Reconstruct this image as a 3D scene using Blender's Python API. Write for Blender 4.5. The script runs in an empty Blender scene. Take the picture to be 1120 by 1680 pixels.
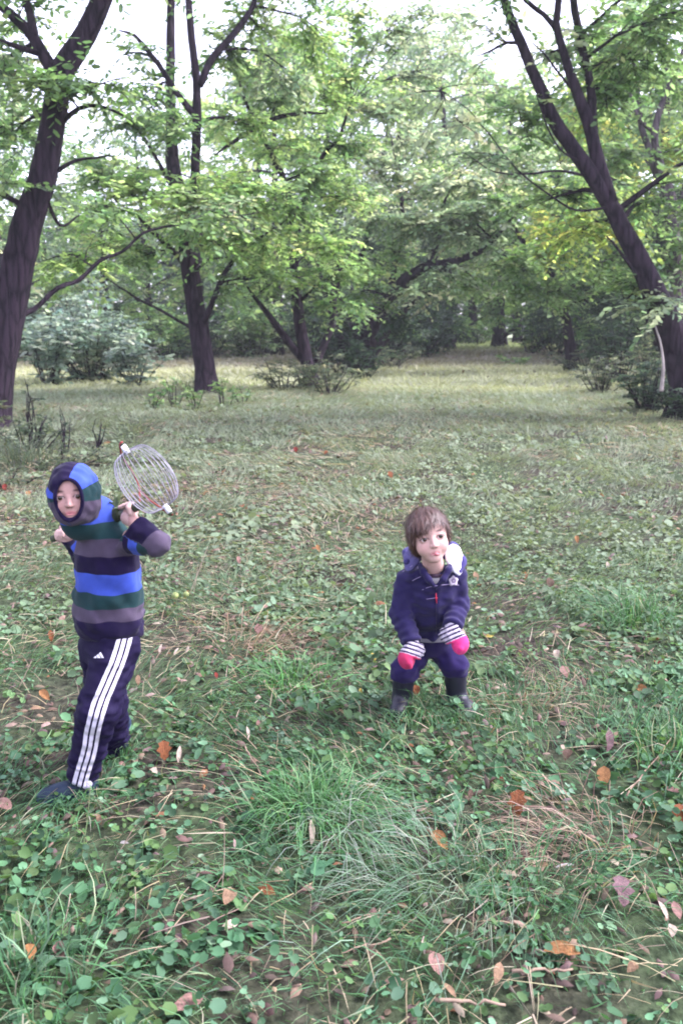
import bpy, math, random
import numpy as np
from mathutils import Vector, Matrix
from mathutils.bvhtree import BVHTree

# ------------------------------------------------------------------ camera, sky, sun, exposure
scene = bpy.context.scene
COL = scene.collection
CAM_H, PITCH, FPX = 1.5, math.radians(11.69), 1450.0
cam_d = bpy.data.cameras.new('camera')
cam_d.sensor_fit = 'VERTICAL'; cam_d.sensor_height = 36.0; cam_d.lens = FPX / 1680.0 * 36.0
cam_d.dof.use_dof = True; cam_d.dof.focus_distance = 3.1; cam_d.dof.aperture_fstop = 5.0
cam_d.clip_start = 0.05; cam_d.clip_end = 1000.0
cam = bpy.data.objects.new('camera', cam_d); COL.objects.link(cam)
cam.location = (0, 0, CAM_H); cam.rotation_euler = (math.pi / 2 - PITCH, 0, 0)
scene.camera = cam

SUN_EL, SUN_AZ = math.radians(50), math.radians(84)      # azimuth clockwise from +Y: high on the right
world = bpy.data.worlds.new('World'); scene.world = world; world.use_nodes = True
wn, wl = world.node_tree.nodes, world.node_tree.links
wn.clear()
w_sky = wn.new('ShaderNodeTexSky'); w_sky.sky_type = 'NISHITA'; w_sky.sun_disc = False
w_sky.sun_elevation = SUN_EL; w_sky.sun_rotation = SUN_AZ
w_sky.air_density = 1.0; w_sky.dust_density = 2.0; w_sky.ozone_density = 1.0
w_hsv = wn.new('ShaderNodeHueSaturation'); w_hsv.inputs['Saturation'].default_value = 0.32
w_bg = wn.new('ShaderNodeBackground'); w_bg.inputs['Strength'].default_value = 0.15
w_out = wn.new('ShaderNodeOutputWorld')
w_tint = wn.new('ShaderNodeVectorMath'); w_tint.operation = 'MULTIPLY'; w_tint.inputs[1].default_value = (1.05, .99, 1.24)   # camera's cool white balance
wl.new(w_sky.outputs[0], w_hsv.inputs['Color']); wl.new(w_hsv.outputs[0], w_tint.inputs[0]); wl.new(w_tint.outputs[0], w_bg.inputs['Color'])
wl.new(w_bg.outputs[0], w_out.inputs['Surface'])

sun_d = bpy.data.lights.new('sun', 'SUN'); sun_d.energy = 1.5; sun_d.angle = math.radians(22)
sun_d.color = (1.0, 0.96, 1.0)
sun = bpy.data.objects.new('sun', sun_d); COL.objects.link(sun)
sdir = Vector((math.sin(SUN_AZ) * math.cos(SUN_EL), math.cos(SUN_AZ) * math.cos(SUN_EL), math.sin(SUN_EL)))
sun.rotation_euler = (-sdir).to_track_quat('-Z', 'Y').to_euler()
sun.location = (6, -6, 14)

scene.view_settings.view_transform = 'Standard'; scene.view_settings.look = 'None'
scene.view_settings.exposure = 2.38; scene.view_settings.gamma = 1.0
scene.view_settings.use_curve_mapping = False
scene.render.engine = 'CYCLES'
cy = scene.cycles
cy.max_bounces = 7; cy.diffuse_bounces = 5; cy.glossy_bounces = 2; cy.transmission_bounces = 4
cy.transparent_max_bounces = 4; cy.volume_bounces = 0
cy.caustics_reflective = False; cy.caustics_refractive = False
cy.use_denoising = True; cy.pixel_filter_type = 'BLACKMAN_HARRIS'; cy.filter_width = 1.8
try: cy.denoiser = 'OPENIMAGEDENOISE'
except Exception: pass
cy.use_adaptive_sampling = True; cy.adaptive_threshold = 0.02

# ------------------------------------------------------------------ helpers
SP, CP = math.sin(PITCH), math.cos(PITCH)
def at(x, y, Y):
    """world point seen at photo pixel (x, y), Y metres in front of the photographer"""
    xr, yr = (x - 560) / FPX, (840 - y) / FPX
    s = Y / (CP + yr * SP)
    return np.array([xr * s, Y, CAM_H + s * (yr * CP - SP)])

HX = np.array([-5, 0, 5, 9, 13, 19, 25, 30, 45, 64, 90, 140, 400], float)
HZ = np.array([0, 0, 0, .04, .10, .19, .245, .28, .34, .42, .5, .6, .6], float)
def _hash(ix, iy, seed):
    n = (ix.astype(np.int64) * 374761393 + iy.astype(np.int64) * 668265263 + seed * 1442695041) & 0x7fffffff
    n = ((n ^ (n >> 13)) * 1274126177) & 0x7fffffff
    n = (n ^ (n >> 16)) & 0xffff
    return n / 65535.0
def noise2(x, y, seed=0):
    x = np.asarray(x, float); y = np.asarray(y, float)
    ix, iy = np.floor(x), np.floor(y); fx, fy = x - ix, y - iy
    fx = fx * fx * (3 - 2 * fx); fy = fy * fy * (3 - 2 * fy)
    a = _hash(ix, iy, seed); b = _hash(ix + 1, iy, seed); c = _hash(ix, iy + 1, seed); d = _hash(ix + 1, iy + 1, seed)
    return (a * (1 - fx) + b * fx) * (1 - fy) + (c * (1 - fx) + d * fx) * fy
def fbm2(x, y, seed=0):
    return .55 * noise2(x, y, seed) + .3 * noise2(np.asarray(x) * 2.1 + 3, np.asarray(y) * 2.1, seed + 1) + .15 * noise2(np.asarray(x) * 4.3, np.asarray(y) * 4.3 + 7, seed + 2)
def G(x, y):
    x = np.asarray(x, float); y = np.asarray(y, float)
    h = np.interp(y, HX, HZ)
    return h + (fbm2(x * .9, y * .9, 5) - .5) * .05 + (noise2(x * .12, y * .12, 9) - .5) * .12 * np.clip((y - 6) / 20, 0, 1)
def gpt(x, y):
    """ground point seen at a photo pixel"""
    lo, hi = .8, 300.
    for _ in range(60):
        m = (lo + hi) / 2; p = at(x, y, m)
        if p[2] > G(p[0], p[1]): lo = m
        else: hi = m
    p = at(x, y, lo); p[2] = float(G(p[0], p[1])); return p

def mesh_np(name, V, polys, mats=None, attrs=None, smooth=False, mat_idx=None):
    """polys: list of int arrays (n, k)"""
    V = np.asarray(V, np.float32)
    me = bpy.data.meshes.new(name)
    if not isinstance(polys, list): polys = [polys]
    polys = [np.asarray(p, np.int32) for p in polys if len(p)]
    me.vertices.add(len(V)); me.vertices.foreach_set('co', V.ravel())
    loops = np.concatenate([p.ravel() for p in polys])
    sizes = np.concatenate([np.full(len(p), p.shape[1], np.int32) for p in polys])
    starts = np.concatenate([[0], np.cumsum(sizes)[:-1]]).astype(np.int32)
    me.loops.add(len(loops)); me.loops.foreach_set('vertex_index', loops)
    me.polygons.add(len(sizes)); me.polygons.foreach_set('loop_start', starts)
    try: me.polygons.foreach_set('loop_total', sizes)
    except Exception: pass
    if mats:
        for m in (mats if isinstance(mats, (list, tuple)) else [mats]): me.materials.append(m)
    if mat_idx is not None: me.polygons.foreach_set('material_index', np.asarray(mat_idx, np.int32))
    if smooth: me.polygons.foreach_set('use_smooth', np.ones(len(sizes), bool))
    if attrs:
        for k, a in attrs.items():
            a = np.asarray(a, np.float32)
            if a.ndim == 1:
                t = me.attributes.new(k, 'FLOAT', 'POINT'); t.data.foreach_set('value', a)
            else:
                if a.shape[1] == 3: a = np.concatenate([a, np.ones((len(a), 1), np.float32)], 1)
                t = me.attributes.new(k, 'FLOAT_COLOR', 'POINT'); t.data.foreach_set('color', a.ravel())
    me.update(calc_edges=True); me.validate()
    return me
def obj(name, me, parent=None, **props):
    o = bpy.data.objects.new(name, me); COL.objects.link(o)
    if parent is not None: o.parent = parent
    for k, v in props.items(): o[k] = v
    return o
def thing(name, label, category, loc, group=None):
    o = bpy.data.objects.new(name, None); COL.objects.link(o)
    o.location = loc; o.empty_display_size = .2
    o['label'] = label; o['category'] = category
    if group: o['group'] = group
    return o
def copy_tree(o, parent=None):
    c = o.copy(); COL.objects.link(c); c.parent = parent
    for ch in list(o.children): copy_tree(ch, c)
    return c

def srgb(r, g, b):
    f = lambda c: (c / 255 / 12.92) if c / 255 <= .04045 else ((c / 255 + .055) / 1.055) ** 2.4
    return (f(r), f(g), f(b))

def mat(name, color=(.5, .5, .5), rough=.8, attr=None, spec=.3, trans=0., noise=None, bump=None, metallic=0., sheen=0., trans_tint=None):
    """procedural material: base colour (or per-piece colour attribute) broken up with noise, optional translucency and bump"""
    m = bpy.data.materials.new(name); m.use_nodes = True
    n, l = m.node_tree.nodes, m.node_tree.links
    b = n['Principled BSDF']; out = n['Material Output']
    b.inputs['Roughness'].default_value = rough; b.inputs['Specular IOR Level'].default_value = spec
    b.inputs['Metallic'].default_value = metallic
    if sheen: b.inputs['Sheen Weight'].default_value = sheen; b.inputs['Sheen Roughness'].default_value = .5
    if attr:
        c = n.new('ShaderNodeAttribute'); c.attribute_name = attr; csock = c.outputs['Color']
    else:
        c = n.new('ShaderNodeRGB'); c.outputs[0].default_value = (*color, 1); csock = c.outputs[0]
    tc = n.new('ShaderNodeTexCoord')
    if noise:
        scale, amt = noise
        t = n.new('ShaderNodeTexNoise'); t.inputs['Scale'].default_value = scale; t.inputs['Detail'].default_value = 5
        l.new(tc.outputs['Object'], t.inputs['Vector'])
        mr = n.new('ShaderNodeMapRange'); mr.inputs[3].default_value = 1 - amt; mr.inputs[4].default_value = 1 + amt
        mr.inputs[1].default_value = .25; mr.inputs[2].default_value = .75
        l.new(t.outputs['Fac'], mr.inputs[0])
        mx = n.new('ShaderNodeVectorMath'); mx.operation = 'SCALE'
        l.new(csock, mx.inputs[0]); l.new(mr.outputs[0], mx.inputs['Scale']); csock = mx.outputs[0]
    l.new(csock, b.inputs['Base Color'])
    if bump:
        scale, strength, dist = bump
        t2 = n.new('ShaderNodeTexNoise'); t2.inputs['Scale'].default_value = scale; t2.inputs['Detail'].default_value = 6
        l.new(tc.outputs['Object'], t2.inputs['Vector'])
        bp = n.new('ShaderNodeBump'); bp.inputs['Strength'].default_value = strength; bp.inputs['Distance'].default_value = dist
        l.new(t2.outputs['Fac'], bp.inputs['Height']); l.new(bp.outputs[0], b.inputs['Normal'])
    if trans:
        tr = n.new('ShaderNodeBsdfTranslucent')
        tt = n.new('ShaderNodeVectorMath'); tt.operation = 'MULTIPLY'
        tt.inputs[1].default_value = trans_tint or (1.5, 1.5, .8)
        l.new(csock, tt.inputs[0]); l.new(tt.outputs[0], tr.inputs['Color'])
        ms = n.new('ShaderNodeMixShader'); ms.inputs[0].default_value = trans
        l.new(b.outputs[0], ms.inputs[1]); l.new(tr.outputs[0], ms.inputs[2]); l.new(ms.outputs[0], out.inputs['Surface'])
    return m

def norm(v):
    v = np.asarray(v, float); return v / np.maximum(np.linalg.norm(v, axis=-1, keepdims=True), 1e-9)
# leaf templates: x across (unit half width), y along (0..1), z lift ; polys
def _t(v, f): return np.array(v, float), [np.array(q) for q in f]
LEAF_LONG = _t([(0, 0, 0), (0, .35, .10), (0, .7, .10), (0, 1, -.05), (-.85, .28, 0), (-.9, .6, 0), (.85, .28, 0), (.9, .6, 0)],
               [[(0, 1, 4), (0, 6, 1), (2, 3, 5), (2, 7, 3)], [(1, 2, 5, 4), (1, 6, 7, 2)]])
LEAF_DIA = _t([(0, 0, 0), (-1, .5, -.12), (0, 1, -.1), (1, .5, -.12)], [[(0, 2, 1), (0, 3, 2)]])
LEAF_ROUND = _t([(0, .12, .0), (0, .55, -.06), (0, .98, .03), (-.5, 0, .06), (-1, .42, .1), (-.65, .86, .06), (.5, 0, .06), (1, .42, .1), (.65, .86, .06)],
                [[(0, 1, 4, 3), (0, 6, 7, 1), (1, 2, 5, 4), (1, 7, 8, 2)]])
LEAF_HEX = _t([(0, 0, .05), (-.95, .3, 0), (-.7, .8, .05), (0, 1, 0), (.7, .8, .05), (.95, .3, 0)], [[(0, 5, 4, 1), (1, 4, 3, 2)]])
BLADE = _t([(-1, 0, 0), (1, 0, 0), (-.8, .4, .10), (.8, .4, .10), (-.5, .75, .02), (.5, .75, .02), (0, 1, -.16)],
           [[(0, 1, 3, 2), (2, 3, 5, 4)], [(4, 5, 6)]])
BLADE_FAR = _t([(-1, 0, 0), (1, 0, 0), (-.6, .6, .05), (.6, .6, .05), (0, 1, -.12)], [[(0, 1, 3, 2)], [(2, 3, 4)]])
def scatter(template, P, D, N, L, W, C, lift=1.0):
    """one piece of the template per row: base P, direction D, face normal N, length L, half width W, colour C"""
    tv, tf = template
    P = np.asarray(P, float); n = len(P); k = len(tv)
    D = norm(D); X = norm(np.cross(D, N)); Z = np.cross(X, D)
    L = np.asarray(L, float).reshape(-1, 1, 1); W = np.asarray(W, float).reshape(-1, 1, 1)
    lf = np.asarray(lift, float).reshape(-1, 1, 1) if np.ndim(lift) else lift
    V = P[:, None, :] + X[:, None, :] * tv[None, :, 0:1] * W + D[:, None, :] * tv[None, :, 1:2] * L + Z[:, None, :] * tv[None, :, 2:3] * L * lf
    off = (np.arange(n) * k)[:, None, None]
    F = [(f[None] + off).reshape(-1, f.shape[1]) for f in tf]
    Cc = np.repeat(np.asarray(C, float), k, axis=0)
    return V.reshape(-1, 3), F, Cc
def merge(parts):
    V, FF, C = [], {}, []
    o = 0
    for v, f, c in parts:
        for q in f: FF.setdefault(q.shape[1], []).append(q + o)
        V.append(v); C.append(c); o += len(v)
    return np.concatenate(V), [np.concatenate(q) for q in FF.values()], np.concatenate(C)
RNG = np.random.default_rng(11)
def pick_cols(rng, n, cols, weights, jit=.18):
    cols = np.array(cols, float); w = np.array(weights, float); w /= w.sum()
    c = cols[rng.choice(len(cols), n, p=w)]
    return np.clip(c * (1 + (rng.random((n, 1)) - .5) * 2 * jit) * (1 + (rng.random((n, 3)) - .5) * .16), 0, 1)

def tube(pts, radii, k=10, cap=True, rough=0., seed=0):
    """tapered tube along a polyline with parallel-transported rings"""
    P = np.asarray(pts, float); R = np.asarray(radii, float); n = len(P)
    T = norm(np.gradient(P, axis=0))
    ref = np.array([1., 0, 0]) if abs(T[0][0]) < .9 else np.array([0, 1., 0])
    u = norm(ref - T[0] * np.dot(ref, T[0])); U = [u]
    for i in range(1, n):
        u = U[-1] - T[i] * np.dot(U[-1], T[i]); U.append(norm(u))
    U = np.array(U); W = np.cross(T, U)
    a = np.linspace(0, 2 * np.pi, k, endpoint=False)
    rr = np.ones((n, k))
    if rough:
        rg = np.random.default_rng(seed)
        lob = (np.sin(a * 3 + rg.random() * 6) * .5 + np.sin(a * 5 + rg.random() * 6) * .35)[None]
        rr = 1 + rough * lob + rough * .6 * (rg.random((n, k)) - .5)
    V = P[:, None] + (U[:, None] * np.cos(a)[None, :, None] + W[:, None] * np.sin(a)[None, :, None]) * (R[:, None] * rr)[..., None]
    i = np.arange(n - 1)[:, None] * k; j = np.arange(k)[None]; j2 = (j + 1) % k
    F = np.stack([i + j, i + j2, i + k + j2, i + k + j], -1).reshape(-1, 4)
    V = V.reshape(-1, 3); polys = [F]
    if cap:
        V = np.concatenate([V, P[:1], P[-1:]]); b = n * k; jj = np.arange(k); j3 = (jj + 1) % k
        polys.append(np.concatenate([np.stack([np.full(k, b), j3, jj], -1), np.stack([np.full(k, b + 1), (n - 1) * k + jj, (n - 1) * k + j3], -1)]))
    return V, polys
def smooth_path(pts, step):
    """Catmull-Rom through rows (any number of columns), resampled about every step"""
    P = np.asarray(pts, float); out = []
    Q = np.concatenate([[2 * P[0] - P[1]], P, [2 * P[-1] - P[-2]]])
    for i in range(1, len(Q) - 2):
        a, b, c, d = Q[i - 1], Q[i], Q[i + 1], Q[i + 2]
        m = max(2, int(np.linalg.norm((c - b)[:3]) / step))
        for t in np.linspace(0, 1, m, endpoint=False):
            out.append(.5 * (2 * b + (c - a) * t + (2 * a - 5 * b + 4 * c - d) * t * t + (3 * b - a - 3 * c + d) * t ** 3))
    out.append(P[-1]); return np.array(out)
def join_vf(parts):
    V, FF = [], {}; o = 0
    for v, f in parts:
        for q in f: FF.setdefault(q.shape[1], []).append(np.asarray(q) + o)
        V.append(v); o += len(v)
    return np.concatenate(V), [np.concatenate(q) for q in FF.values()]
def single_out(things, size):
    """two look-alikes with one label: tell them apart by size where it differs"""
    by = {}
    for o in things: by.setdefault(o['label'], []).append(o)
    for lab, oo in by.items():
        if len(oo) == 2:
            a, b = sorted(oo, key=size)
            if size(b) > size(a) * 1.04: a['label'] = 'smaller ' + lab.replace('small ', '').replace('tall ', ''); b['label'] = 'larger ' + lab.replace('small ', '').replace('tall ', '')
# ------------------------------------------------------------------ ground
def ground():
    ys = np.concatenate([np.arange(-4, 8, .16), np.arange(8, 24, .4), np.arange(24, 80, 1.6), np.array([80, 100, 130, 180, 260, 400])])
    us = np.concatenate([np.linspace(-1, -.3, 24, endpoint=False), np.linspace(-.3, .3, 70), np.linspace(.3, 1, 25)[1:]])
    X = us[None, :] * (14 + 1.6 * np.maximum(ys, 0))[:, None]; Yg = np.repeat(ys[:, None], len(us), 1)
    Z = G(X, Yg)
    V = np.stack([X, Yg, Z], -1).reshape(-1, 3); n, m = X.shape
    i = np.arange(n - 1)[:, None] * m; j = np.arange(m - 1)[None]
    F = np.stack([i + j, i + j + 1, i + m + j + 1, i + m + j], -1).reshape(-1, 4)
    M = bpy.data.materials.new('soil_and_thatch'); M.use_nodes = True; nn, l = M.node_tree.nodes, M.node_tree.links
    b = nn['Principled BSDF']; b.inputs['Roughness'].default_value = .95; b.inputs['Specular IOR Level'].default_value = .1
    tc = nn.new('ShaderNodeTexCoord')
    t1 = nn.new('ShaderNodeTexNoise'); t1.inputs['Scale'].default_value = 1.6; t1.inputs['Detail'].default_value = 8
    t2 = nn.new('ShaderNodeTexNoise'); t2.inputs['Scale'].default_value = 28; t2.inputs['Detail'].default_value = 8
    l.new(tc.outputs['Object'], t1.inputs['Vector']); l.new(tc.outputs['Object'], t2.inputs['Vector'])
    r1 = nn.new('ShaderNodeValToRGB'); e = r1.color_ramp.elements
    e[0].position = .36; e[0].color = (.050, .042, .034, 1); e[1].position = .56; e[1].color = (.046, .068, .034, 1)
    r2 = nn.new('ShaderNodeValToRGB'); e = r2.color_ramp.elements
    e[0].position = .35; e[0].color = (.35, .35, .35, 1); e[1].position = .7; e[1].color = (1.3, 1.25, 1.2, 1)
    mx = nn.new('ShaderNodeMix'); mx.data_type = 'RGBA'; mx.blend_type = 'MULTIPLY'; mx.inputs[0].default_value = 1
    l.new(t1.outputs['Fac'], r1.inputs[0]); l.new(t2.outputs['Fac'], r2.inputs[0]); l.new(r1.outputs[0], mx.inputs[6]); l.new(r2.outputs[0], mx.inputs[7])
    # field colour far out: dry pale grass lane, leaf-strewn belt, meadow
    at_ = nn.new('ShaderNodeAttribute'); at_.attribute_name = 'col'; at2 = nn.new('ShaderNodeAttribute'); at2.attribute_name = 'far'
    m2 = nn.new('ShaderNodeMix'); m2.data_type = 'RGBA'; l.new(at2.outputs['Fac'], m2.inputs[0]); l.new(mx.outputs[2], m2.inputs[6]); l.new(at_.outputs['Color'], m2.inputs[7])
    l.new(m2.outputs[2], b.inputs['Base Color'])
    bp = nn.new('ShaderNodeBump'); bp.inputs['Strength'].default_value = .8; bp.inputs['Distance'].default_value = .03
    l.new(t2.outputs['Fac'], bp.inputs['Height']); l.new(bp.outputs[0], b.inputs['Normal'])
    P = V; far = np.clip((P[:, 1] - 12) / 10, 0, .9)
    me = mesh_np('ground', V, F, M, {'col': field_col(P[:, 0], P[:, 1]), 'far': far}, True)
    obj('ground', me, kind='structure', label='woodland clearing ground under grass and leaves')
def field_col(x, y):
    """real colour of the turf by place: mown straw-coloured lane, leaf-strewn belt, farther meadow"""
    x = np.asarray(x, float); y = np.asarray(y, float)
    yy = y + (fbm2(x * .15, y * .1, 21) - .5) * 4
    stops = [0, 14, 18.5, 20.5, 28, 30.5, 46, 52, 58, 200]
    cols = np.array([(.132, .158, .100), (.152, .170, .116), (.158, .178, .122), (.31, .32, .20), (.32, .32, .215), (.15, .135, .105), (.155, .135, .11), (.20, .215, .13), (.36, .40, .23), (.16, .20, .11)])
    c = np.stack([np.interp(yy, stops, cols[:, i]) for i in range(3)], -1)
    return c * (.8 + .4 * fbm2(x * .7, y * .7, 31))[..., None]
def zone_pts(rng, y0, y1, dens, margin=1.2):
    hw0, hw1 = .40 * y0 + margin, .40 * y1 + margin
    n = int(dens * (y1 - y0) * (hw0 + hw1))
    y = y0 + (y1 - y0) * rng.random(n)
    keep = rng.random(n) < (.40 * y + margin) / hw1
    n2 = int(n / max(keep.mean(), .01) * 1.0)
    y = y0 + (y1 - y0) * rng.random(n2); keep = rng.random(n2) < (.40 * y + margin) / hw1; y = y[keep]
    x = (rng.random(len(y)) * 2 - 1) * (.40 * y + margin)
    return x, y
CLOVER = [(.052, .122, .054), (.070, .160, .076), (.036, .086, .040), (.100, .200, .108), (.072, .135, .045), (.13, .21, .13)]
GRASS = [(.054, .138, .056), (.076, .178, .076), (.040, .108, .052), (.115, .205, .09), (.17, .205, .115)]
STRAW = [(.30, .25, .15), (.22, .17, .11), (.36, .31, .22), (.16, .12, .085)]
LITTER = [(.11, .075, .055), (.085, .058, .05), (.17, .12, .085), (.13, .09, .08), (.21, .16, .12), (.06, .042, .035), (.15, .07, .035)]
M_cover = mat('ground_cover_leaf', attr='col', rough=.7, spec=.25, trans=.28)
M_blade = mat('grass_blade', attr='col', rough=.6, spec=.3, trans=.3)
M_litter = mat('dead_leaf', attr='col', rough=.8, spec=.2, trans=.12, noise=(60, .25))
def green_map(x, y): return fbm2(x * 1.1, y * .75, 41)
BROWN = [(gpt(a, b), r) for a, b, r in ((930, 1372, .26), (440, 1065, .34), (880, 1140, .28), (560, 1000, .22), (705, 1640, .16), (275, 1252, .18), (110, 1130, .34), (330, 1500, .14), (0, 800, .8), (1085, 745, 1.5), (60, 765, .9), (330, 905, .35), (20, 1330, .2), (540, 770, .8), (900, 960, .35), (1090, 1530, .15), (700, 690, 2.0))]
def brown_map(x, y):
    v = fbm2(x * .8 + 9, y * .6, 51) * .78 + .01 + .05 * np.clip((y - 3) / 5, 0, 1)
    for p, r in BROWN: v = np.maximum(v, .82 * np.exp(-(((x - p[0]) ** 2 + (y - p[1]) ** 2) / (r * r))) + .1 * (noise2(x * 9, y * 9, 57) - .5))
    return v
def up_tilt(rng, n, tilt):
    a = rng.random(n) * 2 * np.pi; t = np.abs(rng.normal(0, tilt, n))
    return np.stack([np.sin(t) * np.cos(a), np.sin(t) * np.sin(a), np.cos(t)], -1)
def flat_dir(rng, n):
    a = rng.random(n) * 2 * np.pi; return np.stack([np.cos(a), np.sin(a), np.zeros(n)], -1)
def cover():
    rng = np.random.default_rng(3)
    near, mid = [], []
    # broad-leaved low plants
    for (y0, y1, dens, L0, tmpl) in ((1.1, 3.2, 3600, .0215, LEAF_ROUND), (3.2, 6, 2000, .024, LEAF_ROUND), (6, 11, 560, .029, LEAF_HEX), (11, 20, 170, .040, LEAF_HEX)):
        # plants: each a rosette of several leaves sharing size and tint
        per = 7
        x0, y0_ = zone_pts(rng, y0, y1, dens / per)
        g = green_map(x0, y0_); b = brown_map(x0, y0_)
        keep = rng.random(len(x0)) < np.clip((g - .25) * 3.2, .15, 1) * np.clip(1.2 - np.clip(b - .47, 0, 1) * 6.0, .25, 1)
        x0, y0_ = x0[keep], y0_[keep]; m = len(x0)
        size = L0 * np.exp(np.clip(rng.normal(0, .30, m), -.7, .5)) * (.75 + .6 * noise2(x0 * 1.9, y0_ * 1.9, 63)); col = pick_cols(rng, m, CLOVER, (4, 4, 4, 2.2, 4, .5), .25)
        tall = (.010 + .05 * rng.random(m) ** 1.3) * (.7 + .9 * noise2(x0 * 2.2, y0_ * 2.2, 61)); nar = .34 + .2 * rng.random(m)
        k = rng.integers(3, 12, m); idx = np.repeat(np.arange(m), k); n = len(idx)
        az = rng.random(n) * 2 * np.pi; rr = np.sqrt(rng.random(n)) * (1.0 + 1.1 * rng.random(n)) * size[idx]
        out = np.stack([np.cos(az), np.sin(az), np.zeros(n)], -1)
        x = x0[idx] + out[:, 0] * rr; y = y0_[idx] + out[:, 1] * rr
        h = tall[idx] * (.4 + .8 * rng.random(n))
        N = norm(np.array([0, 0, 1.]) + out * .35 + rng.normal(0, .42, (n, 3))); D = out + rng.normal(0, .6, (n, 3)) * [1, 1, 0]; D = D - N * (D * N).sum(1, keepdims=True)
        L = size[idx] * (.6 + .7 * rng.random(n))
        c = col[idx] * (1 + (rng.random((n, 1)) - .5) * .5)
        fade = np.clip((y - 2.8) / 5, 0, .68)[:, None]; c = c * (1 - fade) + (field_col(x, y) * 1.45) * fade
        near.append(scatter(tmpl, np.stack([x, y, G(x, y) + h], -1), D, N, L, L * nar[idx] * (1 + (y > 6) * .1), c, lift=1.3))
    V, F, C = merge(near)
    obj('ground_cover', mesh_np('ground_cover', V, F, M_cover, {'col': C}), kind='stuff', label='low round-leaved green plants carpeting the clearing', category='ground cover')
    # grass blades
    gr = []
    for (y0, y1, dens, L0, W0, tmpl) in ((1.1, 3.4, 2300, .075, .0018, BLADE), (3.4, 6.5, 1700, .085, .0022, BLADE), (6.5, 12, 850, .10, .0038, BLADE_FAR), (12, 20, 330, .13, .0065, BLADE_FAR), (20, 36, 70, .17, .016, BLADE_FAR), (36, 75, 14, .22, .03, BLADE_FAR)):
        x, y = zone_pts(rng, y0, y1, dens, 1.3 + .08 * y0)
        t = noise2(x * 1.7 + 3, y * 1.5, 71) * .65 + .35 * noise2(x * 5, y * 5, 72)
        keep = rng.random(len(x)) < np.where(y < 12, np.clip((t - .28) * 2.2, .15, 1), 1)
        x, y, t = x[keep], y[keep], t[keep]; n = len(x)
        dr = noise2(x * .9, y * .9, 75) * 9
        lean = np.stack([np.cos(dr), np.sin(dr), np.zeros(n)], -1)
        D = lean * (.55 + .7 * rng.random((n, 1))) + rng.normal(0, .35, (n, 3)) * [1, 1, .2] + np.array([0, 0, .7]) * (.35 + rng.random((n, 1)))
        N = np.cross(D, rng.normal(0, 1, (n, 3))) + np.array([0, 0, .4])
        L = L0 * (.5 + 1.0 * rng.random(n)) * np.where(y < 12, .7 + .7 * t, 1)
        c = pick_cols(rng, n, GRASS + STRAW[:2], (4, 4, 4, 2, 1.2, .35, .35), .25)
        fade = np.clip((y - 2.8) / 6, .05, .86)[:, None]; c = c * (1 - fade) + field_col(x, y) * 1.25 * (.75 + .5 * rng.random((n, 1))) * fade
        gr.append(scatter(tmpl, np.stack([x, y, G(x, y) - .004], -1), D, N, L, W0 * (.6 + .8 * rng.random(n)), c, lift=1.6))
    V, F, C = merge(gr)
    obj('grass', mesh_np('grass', V, F, M_blade, {'col': C}), kind='stuff', label='green and straw coloured grass across the clearing', category='grass')
    # straw lying about
    st = []
    for (y0, y1, dens, L0, W0) in ((1.1, 4, 190, .15, .0015), (4, 9, 300, .15, .0021), (9, 20, 80, .18, .0045)):
        x, y = zone_pts(rng, y0, y1, dens); b = brown_map(x, y)
        keep = rng.random(len(x)) < np.clip((b - .42) * 8, .08, 1); x, y = x[keep], y[keep]; n = len(x)
        dr = noise2(x * 1.1, y * 1.1, 85) * 7 + rng.normal(0, .5, n)
        D = np.stack([np.cos(dr), np.sin(dr) * .8, rng.normal(.06, .12, n)], -1)
        st.append(scatter(BLADE, np.stack([x, y, G(x, y) + .012 + .03 * rng.random(n)], -1), D, up_tilt(rng, n, .5), L0 * (.4 + 1.0 * rng.random(n)), W0 * (.7 + .7 * rng.random(n)), pick_cols(rng, n, STRAW, (3, 3, 2, 2), .2), lift=.5))
    V, F, C = merge(st)
    obj('dry_straw', mesh_np('dry_straw', V, F, M_blade, {'col': C}), kind='stuff', label='dry tan straw lying among the green plants', category='straw')
    # small dead leaves
    lt = []
    for (y0, y1, dens, L0, tmpl) in ((1.1, 4, 170, .036, LEAF_LONG), (4, 9, 130, .045, LEAF_LONG), (9, 20, 40, .075, LEAF_DIA), (20, 50, 5, .14, LEAF_DIA)):
        x, y = zone_pts(rng, y0, y1, dens); b = brown_map(x, y)
        keep = rng.random(len(x)) < np.clip((b - .30) * 4, .25, 1); x, y = x[keep], y[keep]; n = len(x)
        N = up_tilt(rng, n, .4); D = flat_dir(rng, n); D = D - N * (D * N).sum(1, keepdims=True)
        L = L0 * (.5 + 1.0 * rng.random(n))
        lt.append(scatter(tmpl, np.stack([x, y, G(x, y) + .006 + .030 * rng.random(n) ** 2], -1), D, N, L, L * (.16 + .14 * rng.random(n)), pick_cols(rng, n, LITTER, (3, 3, 3, 3, 2, 3, 1), .25), lift=1.5))
    V, F, C = merge(lt)
    obj('leaf_litter', mesh_np('leaf_litter', V, F, M_litter, {'col': C}), kind='stuff', label='small brown dead leaves strewn through the ground cover', category='leaf litter')
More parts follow.
